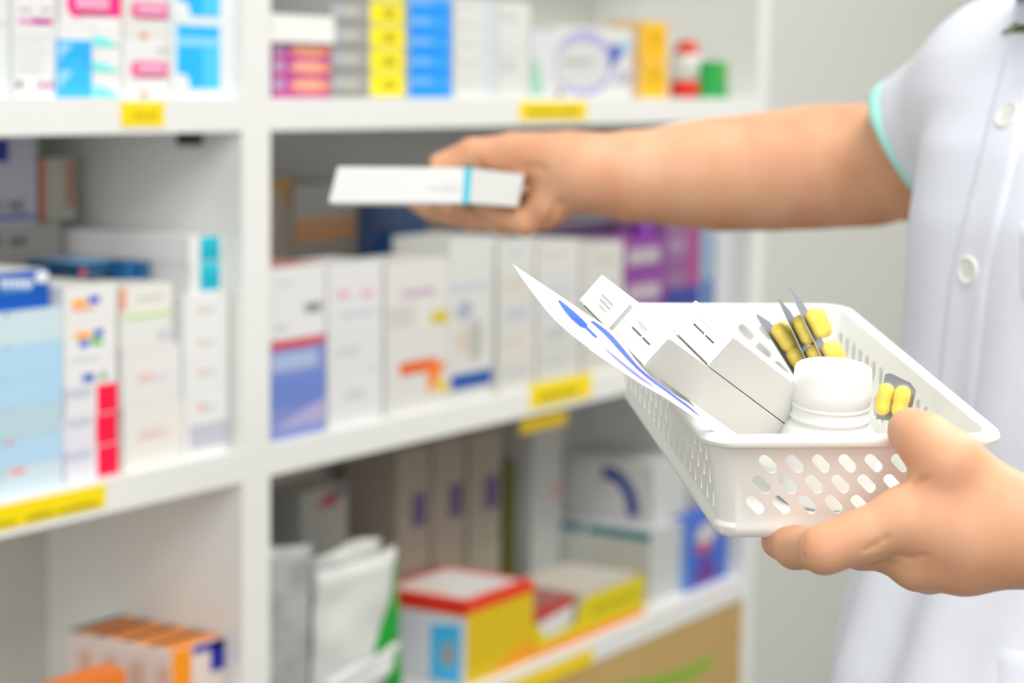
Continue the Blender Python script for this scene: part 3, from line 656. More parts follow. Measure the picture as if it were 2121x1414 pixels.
G.cone(pw(2000, 1100, .99), i_mcp, .022, .0150, .010)
G.cone(pw(2095, 1072, .988), th_mcp, .0180, .0155, .010)
G.chain([th_mcp, th_ip, th_tip], [.0155, .0125, .0112], .005)
G.chain([i_mcp, i_pip, i_dip, i_tip], [.0140, .0106, .0096, .0083], .004)
G.cone(pw(1795, 1106, .986), i_pip, .0112, .0108, .003)
m_mcp = pw(1890, 1130, 1.0); r_mcp = pw(1905, 1160, 1.012); p_mcp = pw(1925, 1170, 1.03)
G.chain([m_mcp, pw(1785, 1130, 1.014), pw(1712, 1116, 1.05), pw(1672, 1106, 1.078)], [.0135, .0108, .0095, .0082], .004)
G.chain([r_mcp, pw(1815, 1132, 1.038), pw(1745, 1108, 1.082), pw(1705, 1085, 1.108)], [.0130, .0105, .0092, .0080], .004)
G.chain([p_mcp, pw(1850, 1128, 1.062), pw(1790, 1098, 1.098), pw(1750, 1078, 1.12)], [.0120, .0092, .0082, .0070], .004)
G.chain([pw(1902, 1168, .992), pw(2000, 1162, .992), LW], [.0122, .0135, .0205], .008)
G.chain([m_mcp, pw(2010, 1120, 1.0)], [.0135, .018], .008); G.chain([r_mcp, pw(2020, 1130, 1.005)], [.013, .017], .008); G.chain([p_mcp, pw(2040, 1140, 1.01)], [.012, .017], .008)
def crease(G, lines):
    V, Fq = G.mesh(1); bv = BVHTree.FromPolygons([Vector(v) for v in V], Fq.tolist())
    for r, pts in lines:
        hs = []
        for x, y in pts:
            dr = (P(x, y, 1.0)-CAM).normalized(); h = bv.ray_cast(CAM, dr)
            if h[0] is not None: hs.append(np.array(h[0]))
        for a, b in zip(hs, hs[1:]):
            if np.linalg.norm(a-b) < .03: G.cone(a, b, r, r, 0, subtract=True)
crease(G, [(.0013, [(1790, 1140), (1815, 1128), (1842, 1112)]),
           (.0016, [(1884, 1010), (1900, 1000), (1918, 990)]), (.0009, [(1668, 1108), (1662, 1130), (1666, 1160)]),
           (.0014, [(1856, 1150), (1885, 1158), (1915, 1150)])])
LH = G.mesh(2)
# rest of the left arm
G = grid_for([pw(2380, 1100, 1.03), L_elb, L_sh], .07, .004)
G.cone(LW, L_elb, .0215, .036, .01); G.cone(L_elb, L_sh, .041, .052, .02)
LA = G.mesh(2)

# --- far (right) arm and hand holding the carton
G = grid_for([pw(830, 240, 1.7), pw(840, 500, 1.86), pw(1340, 500, 1.74), pw(1340, 230, 1.74), pw(1700, 480, 1.75), pw(1900, 150, 1.66), pw(2060, 200, 1.60)], .03, .002)
RW = pw(1200, 357, 1.735)
arm = [(1200, 357, 1.735, 80), (1316, 365, 1.74, 87), (1420, 362, 1.745, 100), (1500, 361, 1.75, 110), (1600, 355, 1.75, 115), (1700, 350, 1.75, 116), (1800, 345, 1.735, 116), (1900, 330, 1.69, 118), (2060, 225, 1.60, 130)]
apts = [pw(x, y, d) for x, y, d, r in arm]; arad = [r/4500*d for x, y, d, r in arm]
for i in range(len(arm)-1):
    G.cone(apts[i], apts[i+1], arad[i], arad[i+1], .014, sq=((np.array(_F), .85) if i < 2 else None))
G.cone(pw(1690, 332, 1.745), pw(1760, 325, 1.74), .037, .034, .02)
t_mcp = pw(1062, 316, 1.75)
G.cone(RW, pw(1110, 334, 1.745), .0270, .0200, .014)
G.cone(pw(1160, 335, 1.74), t_mcp, .0225, .0158, .01)
G.chain([t_mcp, pw(978, 317, 1.752), pw(908, 336, 1.755)], [.0158, .0117, .0076], .005)
ri = pw(1133, 430, 1.738)
G.cone(pw(1180, 375, 1.738), ri, .0215, .0160, .008)
G.cone(pw(1152, 352, 1.735), ri, .0160, .0150, .006)
G.chain([ri, pw(1088, 462, 1.740), pw(1040, 449, 1.750), pw(1003, 423, 1.756)], [.0148, .0108, .0094, .0082], .002)
def finger(c0, pts, rr_):
    G.cone(RW, c0, .021, rr_[0], .01); G.chain([c0]+pts, rr_, .0018)
finger(pw(1140, 410, 1.768), [pw(1040, 461, 1.768), pw(988, 448, 1.778), pw(950, 421, 1.784)], [.0140, .0104, .0090, .0080])
finger(pw(1140, 402, 1.792), [pw(985, 455, 1.797), pw(937, 444, 1.804), pw(901, 420, 1.809)], [.0135, .0100, .0088, .0077])
finger(pw(1140, 396, 1.812), [pw(936, 445, 1.820), pw(892, 437, 1.826), pw(859, 420, 1.830)], [.0125, .0090, .0080, .0070])
crease(G, [(.0026, [(990, 332), (1000, 340), (1006, 350)]), (.0024, [(1080, 350), (1105, 345), (1128, 350)]), (.0026, [(1130, 470), (1145, 440), (1160, 420)])])
RH = G.mesh(3)
# --- torso, neck, head, legs (hidden under the coat or outside the frame)
G = SDF(C0+np.array((-.32, -.32, .0)), C0+np.array((.32, .32, 1.72)), .009)
G.cone(TB(0, 0, 1.0), TB(0, 0, 1.28), .11, .115, .03, sq=(n_w, .8)); G.cone(TB(-.10, 0, 1.34), TB(.10, 0, 1.34), .055, .055, .03)
G.cone(TB(0, -.01, 1.34), TB(0, .0, 1.47), .052, .05, .03)
G.cone(TB(0, .02, 1.54), TB(0, -.005, 1.60), .068, .082, .02); G.cone(TB(0, .055, 1.49), TB(0, .05, 1.53), .036, .05, .02); G.cone(TB(0, .085, 1.565), TB(0, .105, 1.54), .010, .013, .01)
for sg in (-1, 1):
    G.cone(TB(sg*.09, 0, .92), TB(sg*.085, .01, .48), .085, .055, .03); G.cone(TB(sg*.085, .01, .48), TB(sg*.085, -.01, .09), .052, .036, .02); G.cone(TB(sg*.085, -.01, .045), TB(sg*.09, .13, .03), .036, .028, .015)
    G.cone(TB(sg*.08, .0, 1.55), TB(sg*.082, -.01, 1.57), .012, .014, .006)
TR = G.mesh(2)
person = mesh_obj('person', [TR, LA, LH, RH], sk)
tag(person, 'person in a white short-sleeved coat reaching to the shelf and holding a white basket', 'person')

# hair cap (outside the frame)
G = SDF(C0+np.array((-.16, -.16, 1.4)), C0+np.array((.16, .16, 1.74)), .006)
G.cone(TB(0, -.02, 1.58), TB(0, -.025, 1.61), .088, .092, .02); G.cone(TB(0, -.07, 1.56), TB(0, -.08, 1.48), .045, .04, .02)
V, Fq = G.mesh(2); mesh_obj('hair', [(V, Fq)], mat('#1c1512', .4, vary=.2, nscale=80), person)

for sg in (-1, 1):
    b = MB(); c_ = Vector(TB(sg*.030, .083, 1.572)); M = Matrix.Translation(c_)
    b.lathe([(.0005, -.011), (.006, -.009), (.010, -.005), (.0115, 0), (.010, .005), (.006, .009), (.0005, .011)], mat('#f2f0ec', .3), 20, M)
    pz = Vector(n_w).to_track_quat('Z', 'Y').to_matrix().to_4x4()
    b.lathe([(.0005, .0085), (.0045, .0085), (.0042, .0112), (.0005, .0122)], mat('#20130c', .2), 16, M @ pz)
    b.build('eye', person)
b = MB(); pz = Matrix((Vector(s_w), Vector((0, 0, 1)), Vector(n_w))).transposed().to_4x4()
b.lathe([(.0005, -.022), (.004, -.014), (.0065, 0), (.004, .014), (.0005, .022)], mat('#b5604f', .4), 16, Matrix.Translation(Vector(TB(0, .094, 1.512))) @ pz @ Matrix.Rotation(math.radians(90), 4, 'Y')); b.build('lips', person)

# --- white coat
coatm = mat('#eef2ff', .75, bump=.35, bscale=28, bdist=.003, vary=.01)
ZP = [.42, .80, .95, 1.03, 1.10, 1.18, 1.26, 1.31, 1.345, 1.375, 1.40, 1.43]
AP = [.25, .225, .205, .195, .185, .178, .180, .178, .168, .145, .10, .055]
BP = [.20, .180, .165, .150, .138, .132, .130, .122, .108, .09, .072, .055]
FO = [.02, .015, .012, .006, .0, .0, .0, -.003, -.008, -.014, -.018, -.02]
G = SDF(C0+np.array((-.40, -.40, .40)), C0+np.array((.40, .40, 1.47)), .005)
sl, p = G.sub(C0+np.array((-.40, -.40, .40)), C0+np.array((.40, .40, 1.47)))
zz = p[..., 2]; l = (p-C0)@s_w; f = (p-C0)@n_w-np.interp(zz, ZP, FO)
A = np.interp(zz, ZP, AP); B = np.interp(zz, ZP, BP)
ang = np.arctan2(f/B, l/A)
fold = .0045*np.sin(ang*9+1.3*np.sin(zz*5)+.7)*np.clip((1.33-zz)/.2, 0, 1)+.003*np.sin(ang*17+zz*9)*np.clip((1.30-zz)/.3, 0, 1)
rad = (np.abs(l/A)**2.3+np.abs(f/B)**2.3)**(1/2.3)
d = (rad-1)*np.minimum(A, B)-fold
d = np.maximum(d, .42-zz); d = np.maximum(d, (zz-1.43)*.8)
G.D[sl] = np.minimum(G.D[sl], d.astype(np.float32))
# sleeves
RS = pw(2100, 190, 1.575); cuff = pw(1925, 298, 1.665)
G.cone(RS, cuff+(cuff-RS)*.35, .066, .0565, .035)
G.cone(TB(-.10, -.01, 1.335), RS, .066, .062, .03)
LS = TB(.165, 0, 1.355); Lc = LS+(L_elb-LS)*.45
G.cone(LS, Lc, .068, .062, .035); G.cone(TB(.10, -.01, 1.33), LS, .06, .062, .03)
# cut the right sleeve at the cuff plane and hollow it
nc = np.array(C2W((-.74, .48, .47))); nc /= np.linalg.norm(nc)
cc = pw(1888, 287, 1.672)
sl, p = G.sub(cc-.13, cc+.13)
near = np.sqrt(((p-cc)**2).sum(-1)) < .125
G.D[sl] = np.where(near & ((p@s_w-C0@s_w) < -.02), np.maximum(G.D[sl], ((p-cc)@nc)), G.D[sl])
axs = (cuff-RS)/np.linalg.norm(cuff-RS); cpt = RS+axs*(((cc-RS)@nc)/(axs@nc))
G.cone(cpt-axs*.03, cpt+axs*.10, .0500, .0500, 0, subtract=True)
ncl = (Lc-LS)/np.linalg.norm(Lc-LS)
sl, p = G.sub(Lc-.12, Lc+.12); G.D[sl] = np.where(((p-Lc)@ncl) > -.0, np.maximum(G.D[sl], (p-Lc)@ncl), G.D[sl])
V, Fq = G.mesh(3)
# vertical soft folds
coat = mesh_obj('coat', [(V, Fq)], coatm, person); coat['label'] = 'white short-sleeved coat with round white buttons'
cbvh = BVHTree.FromPolygons([Vector(v) for v in V], Fq.tolist())
def hit(px, py, bvh=cbvh):
    dr = (P(px, py, 1.0)-CAM).normalized()
    loc, nrm, i, dist = bvh.ray_cast(CAM, dr)
    return loc, nrm
# mint trim: ring where the sleeve meets the cuff plane
def ring(bvh, c, nrm, rmax=.12, n=60):
    a = Vector(nrm).orthogonal().normalized(); bb = Vector(nrm).cross(a); out = []
    for k in range(n):
        t = 2*math.pi*k/n; dr = a*math.cos(t)+bb*math.sin(t)
        h = bvh.ray_cast(Vector(c)-Vector(nrm)*.004+dr*rmax, -dr)
        out.append((h[0] if h[0] else Vector(c)+dr*.06))
    return out
rg = ring(cbvh, cpt, nc)
nv = Vector(nc); ctr = Vector(cpt)
rows = []
for off, out in ((-.014, .0008), (-.007, .0022), (0, .0024), (.0035, .0012), (.0035, -.003), (-.010, -.003)):
    row = []
    for q in rg:
        rd = (q-ctr); rd -= nv*rd.dot(nv); r = min(rd.length, .068); rd.normalize()
        row.append(ctr+rd*(r+out)+nv*off)
    rows.append(row)
b = MB(); b.grid(rows+[rows[0]], mat('#b2f5e8', .7), True, True); o = b.build('sleeve_trim', coat); o['label'] = 'mint green sleeve edging'
# buttons
def button(px, py, r=.0095):
    loc, nrm = hit(px, py)
    root = None
    M = Matrix.Translation(loc+nrm*.0005) @ nrm.to_track_quat('Z', 'Y').to_matrix().to_4x4()
    b = MB(); bmw = mat('#f3f4ef', .3)
    prof = [(r*.6, 0), (r*.92, .0004), (r, .0014), (r*.97, .0026), (r*.88, .0031), (r*.76, .0029), (r*.68, .0021), (.0008, .0019)]
    b.lathe(prof, bmw, 40, M)
    for sx in (-1, 1):
        for sy in (-1, 1):
            b.lathe([(.0009, .0016), (.0009, .00215), (.0003, .0022)], mat('#d9dad2', .6), 10, M @ Matrix.Translation((sx*.0017, sy*.0017, 0)))
    o = b.build('button', coat, autosmooth=40)
    return loc, nrm
BT = [(2090, 242), (2010, 560)]
# placket: overlapping front edge, a thin band following the coat
def strip(pts, width_px, name, off=.0018, label=None):
    b = MB(); rows = []
    for (x, y, wl, wr) in pts:
        row = []
        for k in range(9):
            xx = x+wl+(wr-wl)*k/8
            h = hit(xx, y)
            if h[0] is None: h = (P(xx, y, 1.36), -_F)
            e = off if 0 < k < 8 else -.002
            row.append(h[0]+h[1]*e)
        rows.append(row)
    b.grid(rows, coatm); o = b.build(name, coat)
    if label: o['label'] = label
pl = []
for y in range(-60, 1000, 30):
    t = (y-242)/318.0; cx_ = 2090-80*t if y < 560 else 2010-35*(y-560)/318
    pl.append((cx_, y, -48, 44))
strip(pl, 0, 'placket')
for q in BT: button(*q)
for q in [(2170, -60), (1975, 880)]:
    try: button(*q)
    except Exception: pass
# pocket at the lower right
def patch(x0, x1, y0, y1, name, slope=0, off=.002):
    b = MB(); rows = []
    for i in range(11):
        row = []
        for k in range(9):
            xx = x0+(x1-x0)*k/8; yy = y0+(y1-y0)*i/10+slope*(xx-x0)
            h = hit(xx, yy)
            if h[0] is None: return None
            row.append(h[0]+h[1]*(off if 0 < k < 8 and 0 < i < 10 else -.0005))
        rows.append(row)
    b.grid(rows, coatm); return b.build(name, coat)
patch(2060, 2240, 1330, 1560, 'pocket', .25)
patch(2108, 2250, 450, 620, 'pocket', .45)
# embroidery at the chest
try:
    cu = bpy.data.curves.new('embroidery', 'FONT'); cu.body = 'Lmas'; cu.size = .016; cu.shear = .5; cu.extrude = .0004; cu.offset = .0002
    tmp = bpy.data.objects.new('t', cu); COL.objects.link(tmp); bpy.context.view_layer.update()
    me = bpy.data.meshes.new_from_object(tmp.evaluated_get(bpy.context.evaluated_depsgraph_get())); bpy.data.objects.remove(tmp)
    l0, n0 = hit(2076, 76); l1, n1 = hit(2118, 72)
    xd = (l1-l0).normalized(); zd = n0; yd = zd.cross(xd).normalized(); zd = xd.cross(yd)
    MM = Matrix((xd, yd, zd)).transposed().to_4x4(); MM.translation = l0+zd*.003
    me.materials.clear(); me.materials.append(mat('#5c7a2c', .7))
    o = bpy.data.objects.new('embroidery', me); COL.objects.link(o); o.matrix_world = MM; setpar(o, coat)
except Exception as ex: print('emb', ex)

# ------------------------------------------------------------------ carton held in the far hand
root = None
b = MB()
D0 = 1.722; depthv = np.array(C2W((0.02, -.02, 1.0)))*.055
st = [(684, 345, 679, 419, 1.722), (976, 347, 972, 420, 1.722)]
cw = mat('#eceeec', .4, vary=.004); cg = mat('#dddeda', .4, vary=.004)
def slab(a, c, m_):
    x0t, y0t, x0b, y0b, d0 = a; x1t, y1t, x1b, y1b, d1 = c
    q = [P(x0b, y0b, d0), P(x1b, y1b, d1), P(x1t, y1t, d1), P(x0t, y0t, d0)]
    b.prism(q, Vector(depthv), m_)
slab((700, 345, 681, 419, 1.722), (962, 347, 957, 420, 1.722), cw)
slab((978, 348, 972, 420, 1.7222), (1086, 361, 1072, 428, 1.724), cg)
slab((962, 347, 957, 420, 1.7218), (978, 348, 972, 420, 1.722), mat('#45c8e0', .4, vary=0))
held = b.build('carton'); tag(held, 'flat white carton with a cyan stripe held out in the right hand', 'carton')
bm = bmesh.new(); bm.from_mesh(held.data); bmesh.ops.remove_doubles(bm, verts=bm.verts, dist=1e-5); bm.to_mesh(held.data); bm.free()
b = MB()
for (x0, x1, y0, y1, c) in ((888, 915, 378, 388, '#e4f2ef'), (918, 952, 374, 392, '#e6e8e6')):
    b.prism([P(x0, y1, 1.7212), P(x1, y1, 1.7212), P(x1, y0, 1.7212), P(x0, y0, 1.7212)], Vector(depthv)*.005, mat(c, .4, vary=0))
b.build('printed_text', held)

# ------------------------------------------------------------------ basket
bw, bl_, bh = .1455, .265, .0535
ex = Vector((.6494, -.7605, -.0033)).normalized(); ey = Vector((.7540, .6433, .1325)); ey = (ey-ex*ey.dot(ex)).normalized(); ez = ex.cross(ey)
o0 = P(1462, 908, 1.0)
MBk = Matrix((ex, ey, ez)).transposed().to_4x4(); MBk.translation = o0
def rrect(x0, y0, x1, y1, r, n=8):
    out = []
    for (cx_, cy_, a0) in ((x1-r, y0+r, -90), (x1-r, y1-r, 0), (x0+r, y1-r, 90), (x0+r, y0+r, 180)):
        for k in range(n+1):
            a = math.radians(a0+90*k/n); out.append((cx_+r*math.cos(a), cy_+r*math.sin(a)))
    return out
plast = mat('#f0f1ec', .32, sss=.12, scale=.003, vary=.006)
TPR = .0085            # inward taper of the walls over the height
def lvl(inset, z, rr=.015):
    return [Vector((x, y, z)) for x, y in rrect(inset, inset, bw-inset, bl_-inset, max(.004, rr-inset*.5))]
b = MB(); t = .0016
def win(z): return TPR*(-z)/bh
wall_levels = []
outer = [(.0050, -.0045), (.0050+win(-.02), -.02), (.0050+win(-.0455), -.0455), (.0036+win(-.0475), -.0475), (.0036+win(-.0510), -.0510), (.0056+win(-bh), -bh)]
inner = [(.0050+t+win(-.046), -bh+.0025), (.0050+t+win(-.02), -.02), (.0050+t, -.0005)]
rows = [lvl(i, z) for i, z in outer]
rows_in = [lvl(i, z) for i, z in inner]
lip = [lvl(.0050+t+.0002, -.0005), lvl(.0046, .0006), lvl(.0012, .0006), lvl(-.0002, -.0006), lvl(-.0008, -.0026), lvl(-.0002, -.0044), lvl(.0012, -.0052), lvl(.0050, -.0048)]
allr = [rows_in[0], rows_in[1]]+lip+rows[1:]
b.grid(allr, plast, True, True)
nr = len(allr[0])
# floor
b.add(rows_in[0], [list(range(nr))], plast); b.add(rows[-1], [list(range(nr))[::-1]], plast)
bm = bmesh.new(); vmap = [bm.verts.new(v) for v in b.v]
for f in b.f:
    try: bm.faces.new([vmap[i] for i in f])
    except ValueError: pass
bmesh.ops.remove_doubles(bm, verts=bm.verts, dist=1e-6); bmesh.ops.recalc_face_normals(bm, faces=bm.faces)
me = bpy.data.meshes.new('basket'); bm.to_mesh(me); bm.free()
# slots
c = MB()
def slot(cx_, cz, L, wd, ang, face):
    # capsule outline in wall plane
    pts = []
    for k in range(14):
        a = -90+180*k/6 if k < 7 else 90+180*(k-7)/6
        sx = (L/2-wd/2)*(1 if k < 7 else -1)
        pts.append((sx+wd/2*math.cos(math.radians(a)), wd/2*math.sin(math.radians(a))))
    ca, sa = math.cos(ang), math.sin(ang)
    pts = [(cx_+p0*ca-p1*sa, cz+p0*sa+p1*ca) for p0, p1 in pts]
    if face == 'f': q = [(x, -.004, z) for x, z in pts]; dvec = (0, .022, 0)
    if face == 'b': q = [(x, bl_+.004, z) for x, z in pts]; dvec = (0, -.022, 0)
    if face == 'l': q = [(-.004, x, z) for x, z in pts]; dvec = (.022, 0, 0)
    if face == 'r': q = [(bw+.004, x, z) for x, z in pts]; dvec = (-.022, 0, 0)
    c.prism(q, dvec, plast)
for row in range(3):
    z = -.0148-row*.0107
    for k in range(8):
        x = .0325+k*.01275-row*.0020
        if x < bw-.020: slot(x, z, .0118, .0050, math.radians(-45), 'f'); slot(x, z, .0118, .0050, math.radians(-45), 'b')
    for k in range(18):
        y = .026+k*.01275-row*.0024
        if y < bl_-.020: slot(y, z, .0100, .0024, math.radians(-62), 'l')
        if y < bl_-.020 and row < 2: slot(y, -.0175-row*.0155, .0125, .0078, math.radians(68), 'r')
bmc = bmesh.new(); vm = [bmc.verts.new(v) for v in c.v]
for f in c.f: bmc.faces.new([vm[i] for i in f])
bmesh.ops.recalc_face_normals(bmc, faces=bmc.faces)
mec = bpy.data.meshes.new('cut'); bmc.to_mesh(mec); bmc.free()
oa = bpy.data.objects.new('a', me); ob_ = bpy.data.objects.new('b', mec); COL.objects.link(oa); COL.objects.link(ob_)
md = oa.modifiers.new('x', 'BOOLEAN'); md.operation = 'DIFFERENCE'; md.solver = 'EXACT'; md.use_self = True; md.object = ob_
bpy.context.view_layer.update()
me2 = bpy.data.meshes.new_from_object(oa.evaluated_get(bpy.context.evaluated_depsgraph_get()))
print('basket faces', len(me.polygons), len(me2.polygons))
bpy.data.objects.remove(oa); bpy.data.objects.remove(ob_)
if len(me2.polygons) < 200: me2 = me
me2.name = 'basket'; me2.materials.clear(); me2.materials.append(plast)
me2.polygons.foreach_set('material_index', [0]*len(me2.polygons)); me2.polygons.foreach_set('use_smooth', [True]*len(me2.polygons)); me2.set_sharp_from_angle(angle=math.radians(38)); me2.update()
basket = bpy.data.objects.new('basket', me2); COL.objects.link(basket); basket.matrix_world = MBk
tag(basket, 'white plastic basket with slanted slots, held by the left hand', 'basket')
def BL(x, y, z): return MBk @ Vector((x, y, z))

# ------------------------------------------------------------------ three cartons leaning in the basket
av = Vector(C2W(Vector((.83, .56, 1.10)).normalized())); e1 = Vector(C2W(Vector((68, 74, -89)).normalized()))
av = av.normalized(); e1 = (e1-av*e1.dot(av)).normalized(); e2 = av.cross(e1)
if e2.dot(C2W(Vector((-53, 60, 9.4)))) < 0: e2 = -e2
paper = mat('#eeeeea', .45, vary=.006); paper_side = mat('#dcdcd4', .45, vary=.006)
def lean_carton(org_bt, l1, l2, L, label, marks, group):
    """org_bt: corner at the low end of the end face; box spans -e1*l1, -e2*l2, +av*L"""
    b = MB()
    M = Matrix((-e1, -e2, av)).transposed().to_4x4(); M.translation = org_bt
    b.box((0, 0, 0), (l1, l2, L), paper, .0005, M)
    o = b.build('carton'); tag(o, label, 'carton', group)
    # end flap with tuck edges
    f = MB(); f.box((.0006, .0006, -.0004), (l1-.0006, l2-.0006, .0002), paper, .0002, M)
    f.box((.0002, .0004, -.00052), (.0005, l2-.0004, -.0004), mat('#8f9082', .6, vary=0), 0, M)
    f.box((.002, .0002, -.00052), (l1*.8, .00065, -.0004), mat('#5d5f52', .6, vary=0), 0, M)
    f.box((.0, -.0002, .0012), (l1, .0, .0016), mat('#c5c6b8', .6, vary=0), 0, M)
    f.build('end_flap', o)
    g = MB()
    for (u0, v0, u1, v1, col_) in marks:
        g.box((u0*l1, v0*l2, -.00055), (u1*l1, v1*l2, -.0003), mat(col_, .5, vary=0), 0, M)
    g.build('printed_mark', o)
    return o
bt = P(1335, 762, 1.0)
mk1 = [(.22, .50, .42, .54, '#3b3d52'), (.46, .50, .72, .54, '#4a4a6e'), (.45, .72, .70, .76, '#c9cad0'), (.45, .66, .62, .69, '#d4d5d8')]
gr = 'white cartons leaning in the basket'
lean_carton(bt, .0298, .0180, .134, 'white carton with a dark dash print, leaning in the basket beside the paper sachet', mk1, gr)
cbt = bt-e2*.0184+av*.036
lean_carton(cbt, .0335, .0182, .095, 'white carton with a dark dash print, rightmost of three in the basket, beside the bottle', mk1, gr)
abt = bt-e1*.0303-av*.0005
lean_carton(abt, .0270, .0168, .120, 'white carton with faint grey and turquoise print, farthest and highest of three in the basket',
            [(.30, .45, .62, .50, '#b9bdc0'), (.30, .58, .66, .63, '#b3c9cd'), (.32, .32, .55, .37, '#b9d9d9')], gr)

# ------------------------------------------------------------------ folded paper sachet
up = [(1062, 547, 1.035), (1150, 606, 1.028), (1215, 650, 1.02), (1275, 692, 1.012), (1335, 768, .998), (1395, 815, 1.0), (1440, 845, 1.008), (1487, 894, 1.012)]
lo = [(1063, 549, 1.030), (1100, 603, 1.022), (1150, 664, 1.012), (1215, 718, .997), (1310, 783, .990), (1375, 822, .993), (1425, 855, 1.0), (1480, 893, 1.008)]
def interp(pp, t):
    x = t*(len(pp)-1); i = min(int(x), len(pp)-2); f_ = x-i
    p0 = pp[max(i-1, 0)]; p1 = pp[i]; p2 = pp[i+1]; p3 = pp[min(i+2, len(pp)-1)]
    return [0.5*((2*p1[k])+(-p0[k]+p2[k])*f_+(2*p0[k]-5*p1[k]+4*p2[k]-p3[k])*f_**2+(-p0[k]+3*p1[k]-3*p2[k]+p3[k])*f_**3) for k in range(3)]
def sheet(t, v, off=0.0):
    a = P(*interp(up, t)); c_ = P(*interp(lo, t)); q = a.lerp(c_, v)
    a2 = P(*interp(up, min(1, t+.01))); tv = (a2-a).normalized(); wv = (c_-a); wv = wv.normalized() if wv.length > 1e-6 else Vector((0, 0, -1))
    nn = tv.cross(wv).normalized()
    if nn.dot(_F) > 0: nn = -nn
    return q+nn*(off+.0015*math.sin(math.pi*v)*math.sin(math.pi*t))
b = MB(); pm = mat('#f4f5f8', .5, vary=.004); N = 160
jag = lambda i, v: v
for off in (0, -.0003):
    b.grid([[sheet(i/N, (k/8)*(1-(.035*((i*7) % 2) if k == 8 and 8 < i < 70 else 0)), off) for k in range(9)] for i in range(N+1)], pm)
sachet = b.build('paper_sachet'); tag(sachet, 'pointed white paper sachet with blue print sticking out of the basket', 'sachet')
def streak(ta, tb, va, vb, wf, col_, n=24):
    b = MB(); rows = []
    for i in range(n+1):
        f_ = i/n; t_ = ta+(tb-ta)*f_; v_ = va+(vb-va)*f_; w_ = wf(f_)
        rows.append([sheet(t_, max(0, min(1, v_-w_)), .0004), sheet(t_, max(0, min(1, v_+w_)), .0004)])
    b.grid(rows, mat(col_, .5, vary=0)); b.build('printed_streak', sachet)
streak(.20, .42, .36, .62, lambda f: .13*math.sin(math.pi*min(1, f*.9+.1)) if f < .72 else .035, '#2f63ee')
streak(.34, .93, .20, .62, lambda f: .10*math.sin(math.pi*min(1, f+.04))**.6+.02, '#3d63e6')
streak(.16, .46, .72, .84, lambda f: .13*math.sin(math.pi*f), '#d5dcf8')
streak(.46, .66, .72, .80, lambda f: .05*math.sin(math.pi*f)+.01, '#7d7fe0')

# ------------------------------------------------------------------ pill bottle
def floor_at(px, py, zl):      # point on plane z=zl of the basket seen at the pixel
    nrm = ez; p0 = BL(0, 0, zl); dr = P(px, py, 1.0)-CAM
    return CAM+dr*((p0-CAM).dot(nrm)/dr.dot(nrm))
capc = P(1727, 757, 1.068)
# base on the basket floor below the cap along the basket's upright axis
h_ = (capc-BL(0, 0, -bh+.0026)).dot(ez)
MBo = Matrix((ex, ey, ez)).transposed().to_4x4(); MBo.translation = capc-ez*h_
print('bottle height', h_, 'local', MBk.inverted() @ capc)
pb = empty('pill_bottle', capc-ez*h_); tag(pb, 'white plastic pill bottle with a plain screw cap standing in the basket', 'bottle')
H = h_; hdpe = mat('#eff0ee', .38, sss=.15, scale=.003, vary=.004)
b = MB(); R_ = .0243; z0 = H-.0345
b.lathe([(R_*.92, 0), (R_, .003), (R_, z0-.006), (R_*.985, z0-.002), (R_*.93, z0+.0015), (R_*.86, z0+.0045), (.0192, z0+.0062), (.0190, z0+.0075), (.0199, z0+.0082), (.0199, z0+.0096), (.0188, z0+.0104), (.0188, z0+.0130), (.017, z0+.02)], hdpe, 64, MBo)
b.build('bottle_body', pb)
b = MB(); ztc = H
b.lathe([(.0186, ztc-.0205), (.0195, ztc-.0202), (.0195, ztc-.0192), (.0190, ztc-.0186), (.0190, ztc-.0180), (.0196, ztc-.0176), (.0194, ztc-.012), (.0190, ztc-.0022), (.0186, ztc-.0009), (.0176, ztc-.0001), (.0165, ztc), (.0004, ztc)], hdpe, 64, MBo)
b.build('screw_cap', pb)

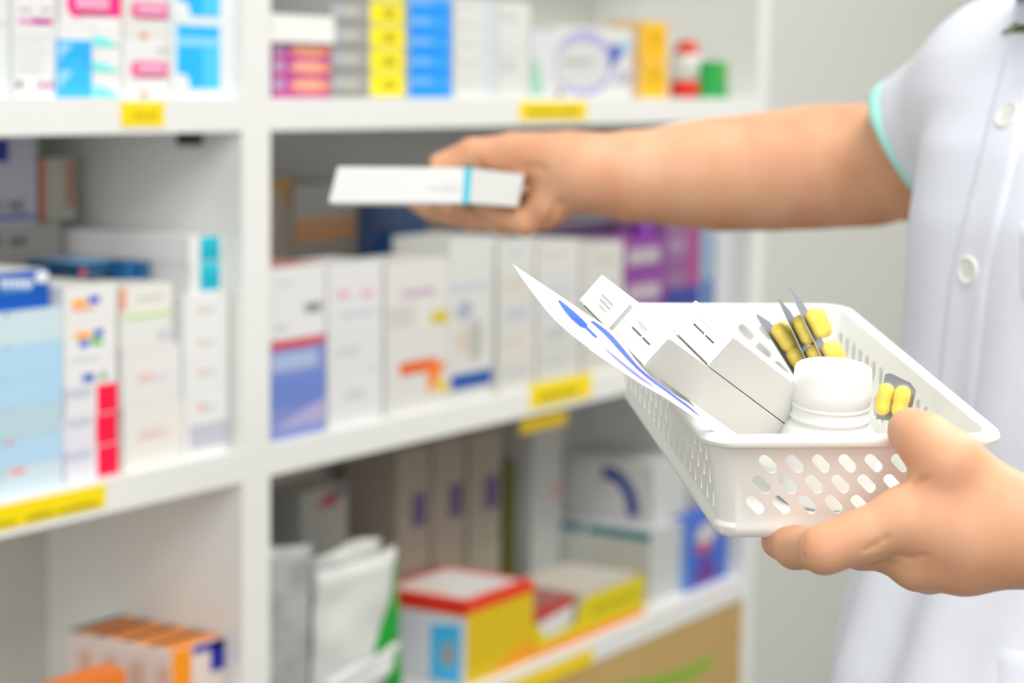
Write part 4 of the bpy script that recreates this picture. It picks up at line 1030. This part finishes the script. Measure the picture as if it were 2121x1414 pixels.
# ------------------------------------------------------------------ blister strips of yellow capsules
foil = mat('#a4a7b2', .32, metal=.75, vary=0); clear = mat('#eef1f5', .06, alpha=.10, vary=0, spec=.8); cap_y = mat('#ffdf2a', .25, vary=0, spec=.6)
def blister(org, upv, wv, L, Wd, nrow, ncol, label, tipcut=True):
    upv = Vector(upv).normalized(); wv = Vector(wv); wv = (wv-upv*wv.dot(upv)).normalized(); nv_ = wv.cross(upv)
    M = Matrix((wv, upv, nv_)).transposed().to_4x4(); M.translation = org
    b = MB()
    pl_ = [(-Wd/2, 0), (Wd/2, 0), (Wd/2, L*.72), (Wd*.30, L*.86), (-Wd*.34, L), (-Wd/2, L*.97)]
    b.prism([(x, y, 0) for x, y in pl_], (0, 0, -.0004), foil, M)
    o = b.build('blister_strip'); tag(o, label, 'blister strip', 'blister strips of yellow capsules')
    ca = MB(); dm = MB()
    for i in range(nrow):
        for j in range(ncol):
            cx_ = (-Wd/2+Wd*(j+.5)/ncol); cy_ = L*.06+(L*.70)*(i+.5)/nrow
            r = .0040; hl = .0042
            prof = [(.0003, -hl-r)]+[(r*math.cos(math.radians(a)), -hl+r*math.sin(math.radians(a))) for a in (-70, -45, -20, 0)]+[(r, 0), (r*1.05, .0003), (r*1.05, hl)]+[(r*1.05*math.cos(math.radians(a)), hl+r*math.sin(math.radians(a))) for a in (20, 45, 70)]+[(.0003, hl+r)]
            Mc = M @ Matrix.Translation((cx_, cy_, r*1.1)) @ Matrix.Rotation(math.radians(-90), 4, 'X')
            ca = MB(); ca.lathe(prof, cap_y, 20, Mc); ca.build('capsule', o)
            k = 1.16; pr2 = [(a_*k+.0001, z_*1.10) for a_, z_ in prof]
            dm.lathe(pr2, clear, 20, Mc)
    dm.build('clear_blister', o)
    return o
cv = lambda x, y, z: C2W(Vector((x, y, z)))
blister(P(1736, 790, 1.122), cv(-.42, -.90, .10), cv(.30, -.05, .95), .054, .024, 2, 2, 'blister strip of yellow capsules, tallest and nearest the bottle cap')
blister(P(1700, 792, 1.130), cv(-.40, -.90, .12), cv(.28, -.05, .95), .048, .024, 2, 2, 'blister strip of yellow capsules, middle one behind the bottle cap')
blister(P(1664, 788, 1.142), cv(-.52, -.84, .10), cv(.35, -.05, .93), .042, .022, 2, 2, 'blister strip of yellow capsules, lowest and leftmost beside the cartons')
blister(P(1848, 872, 1.09), cv(.22, -.95, .12), cv(.80, .10, -.55), .024, .018, 1, 2, 'blister strip of yellow capsules between the bottle and the thumb')
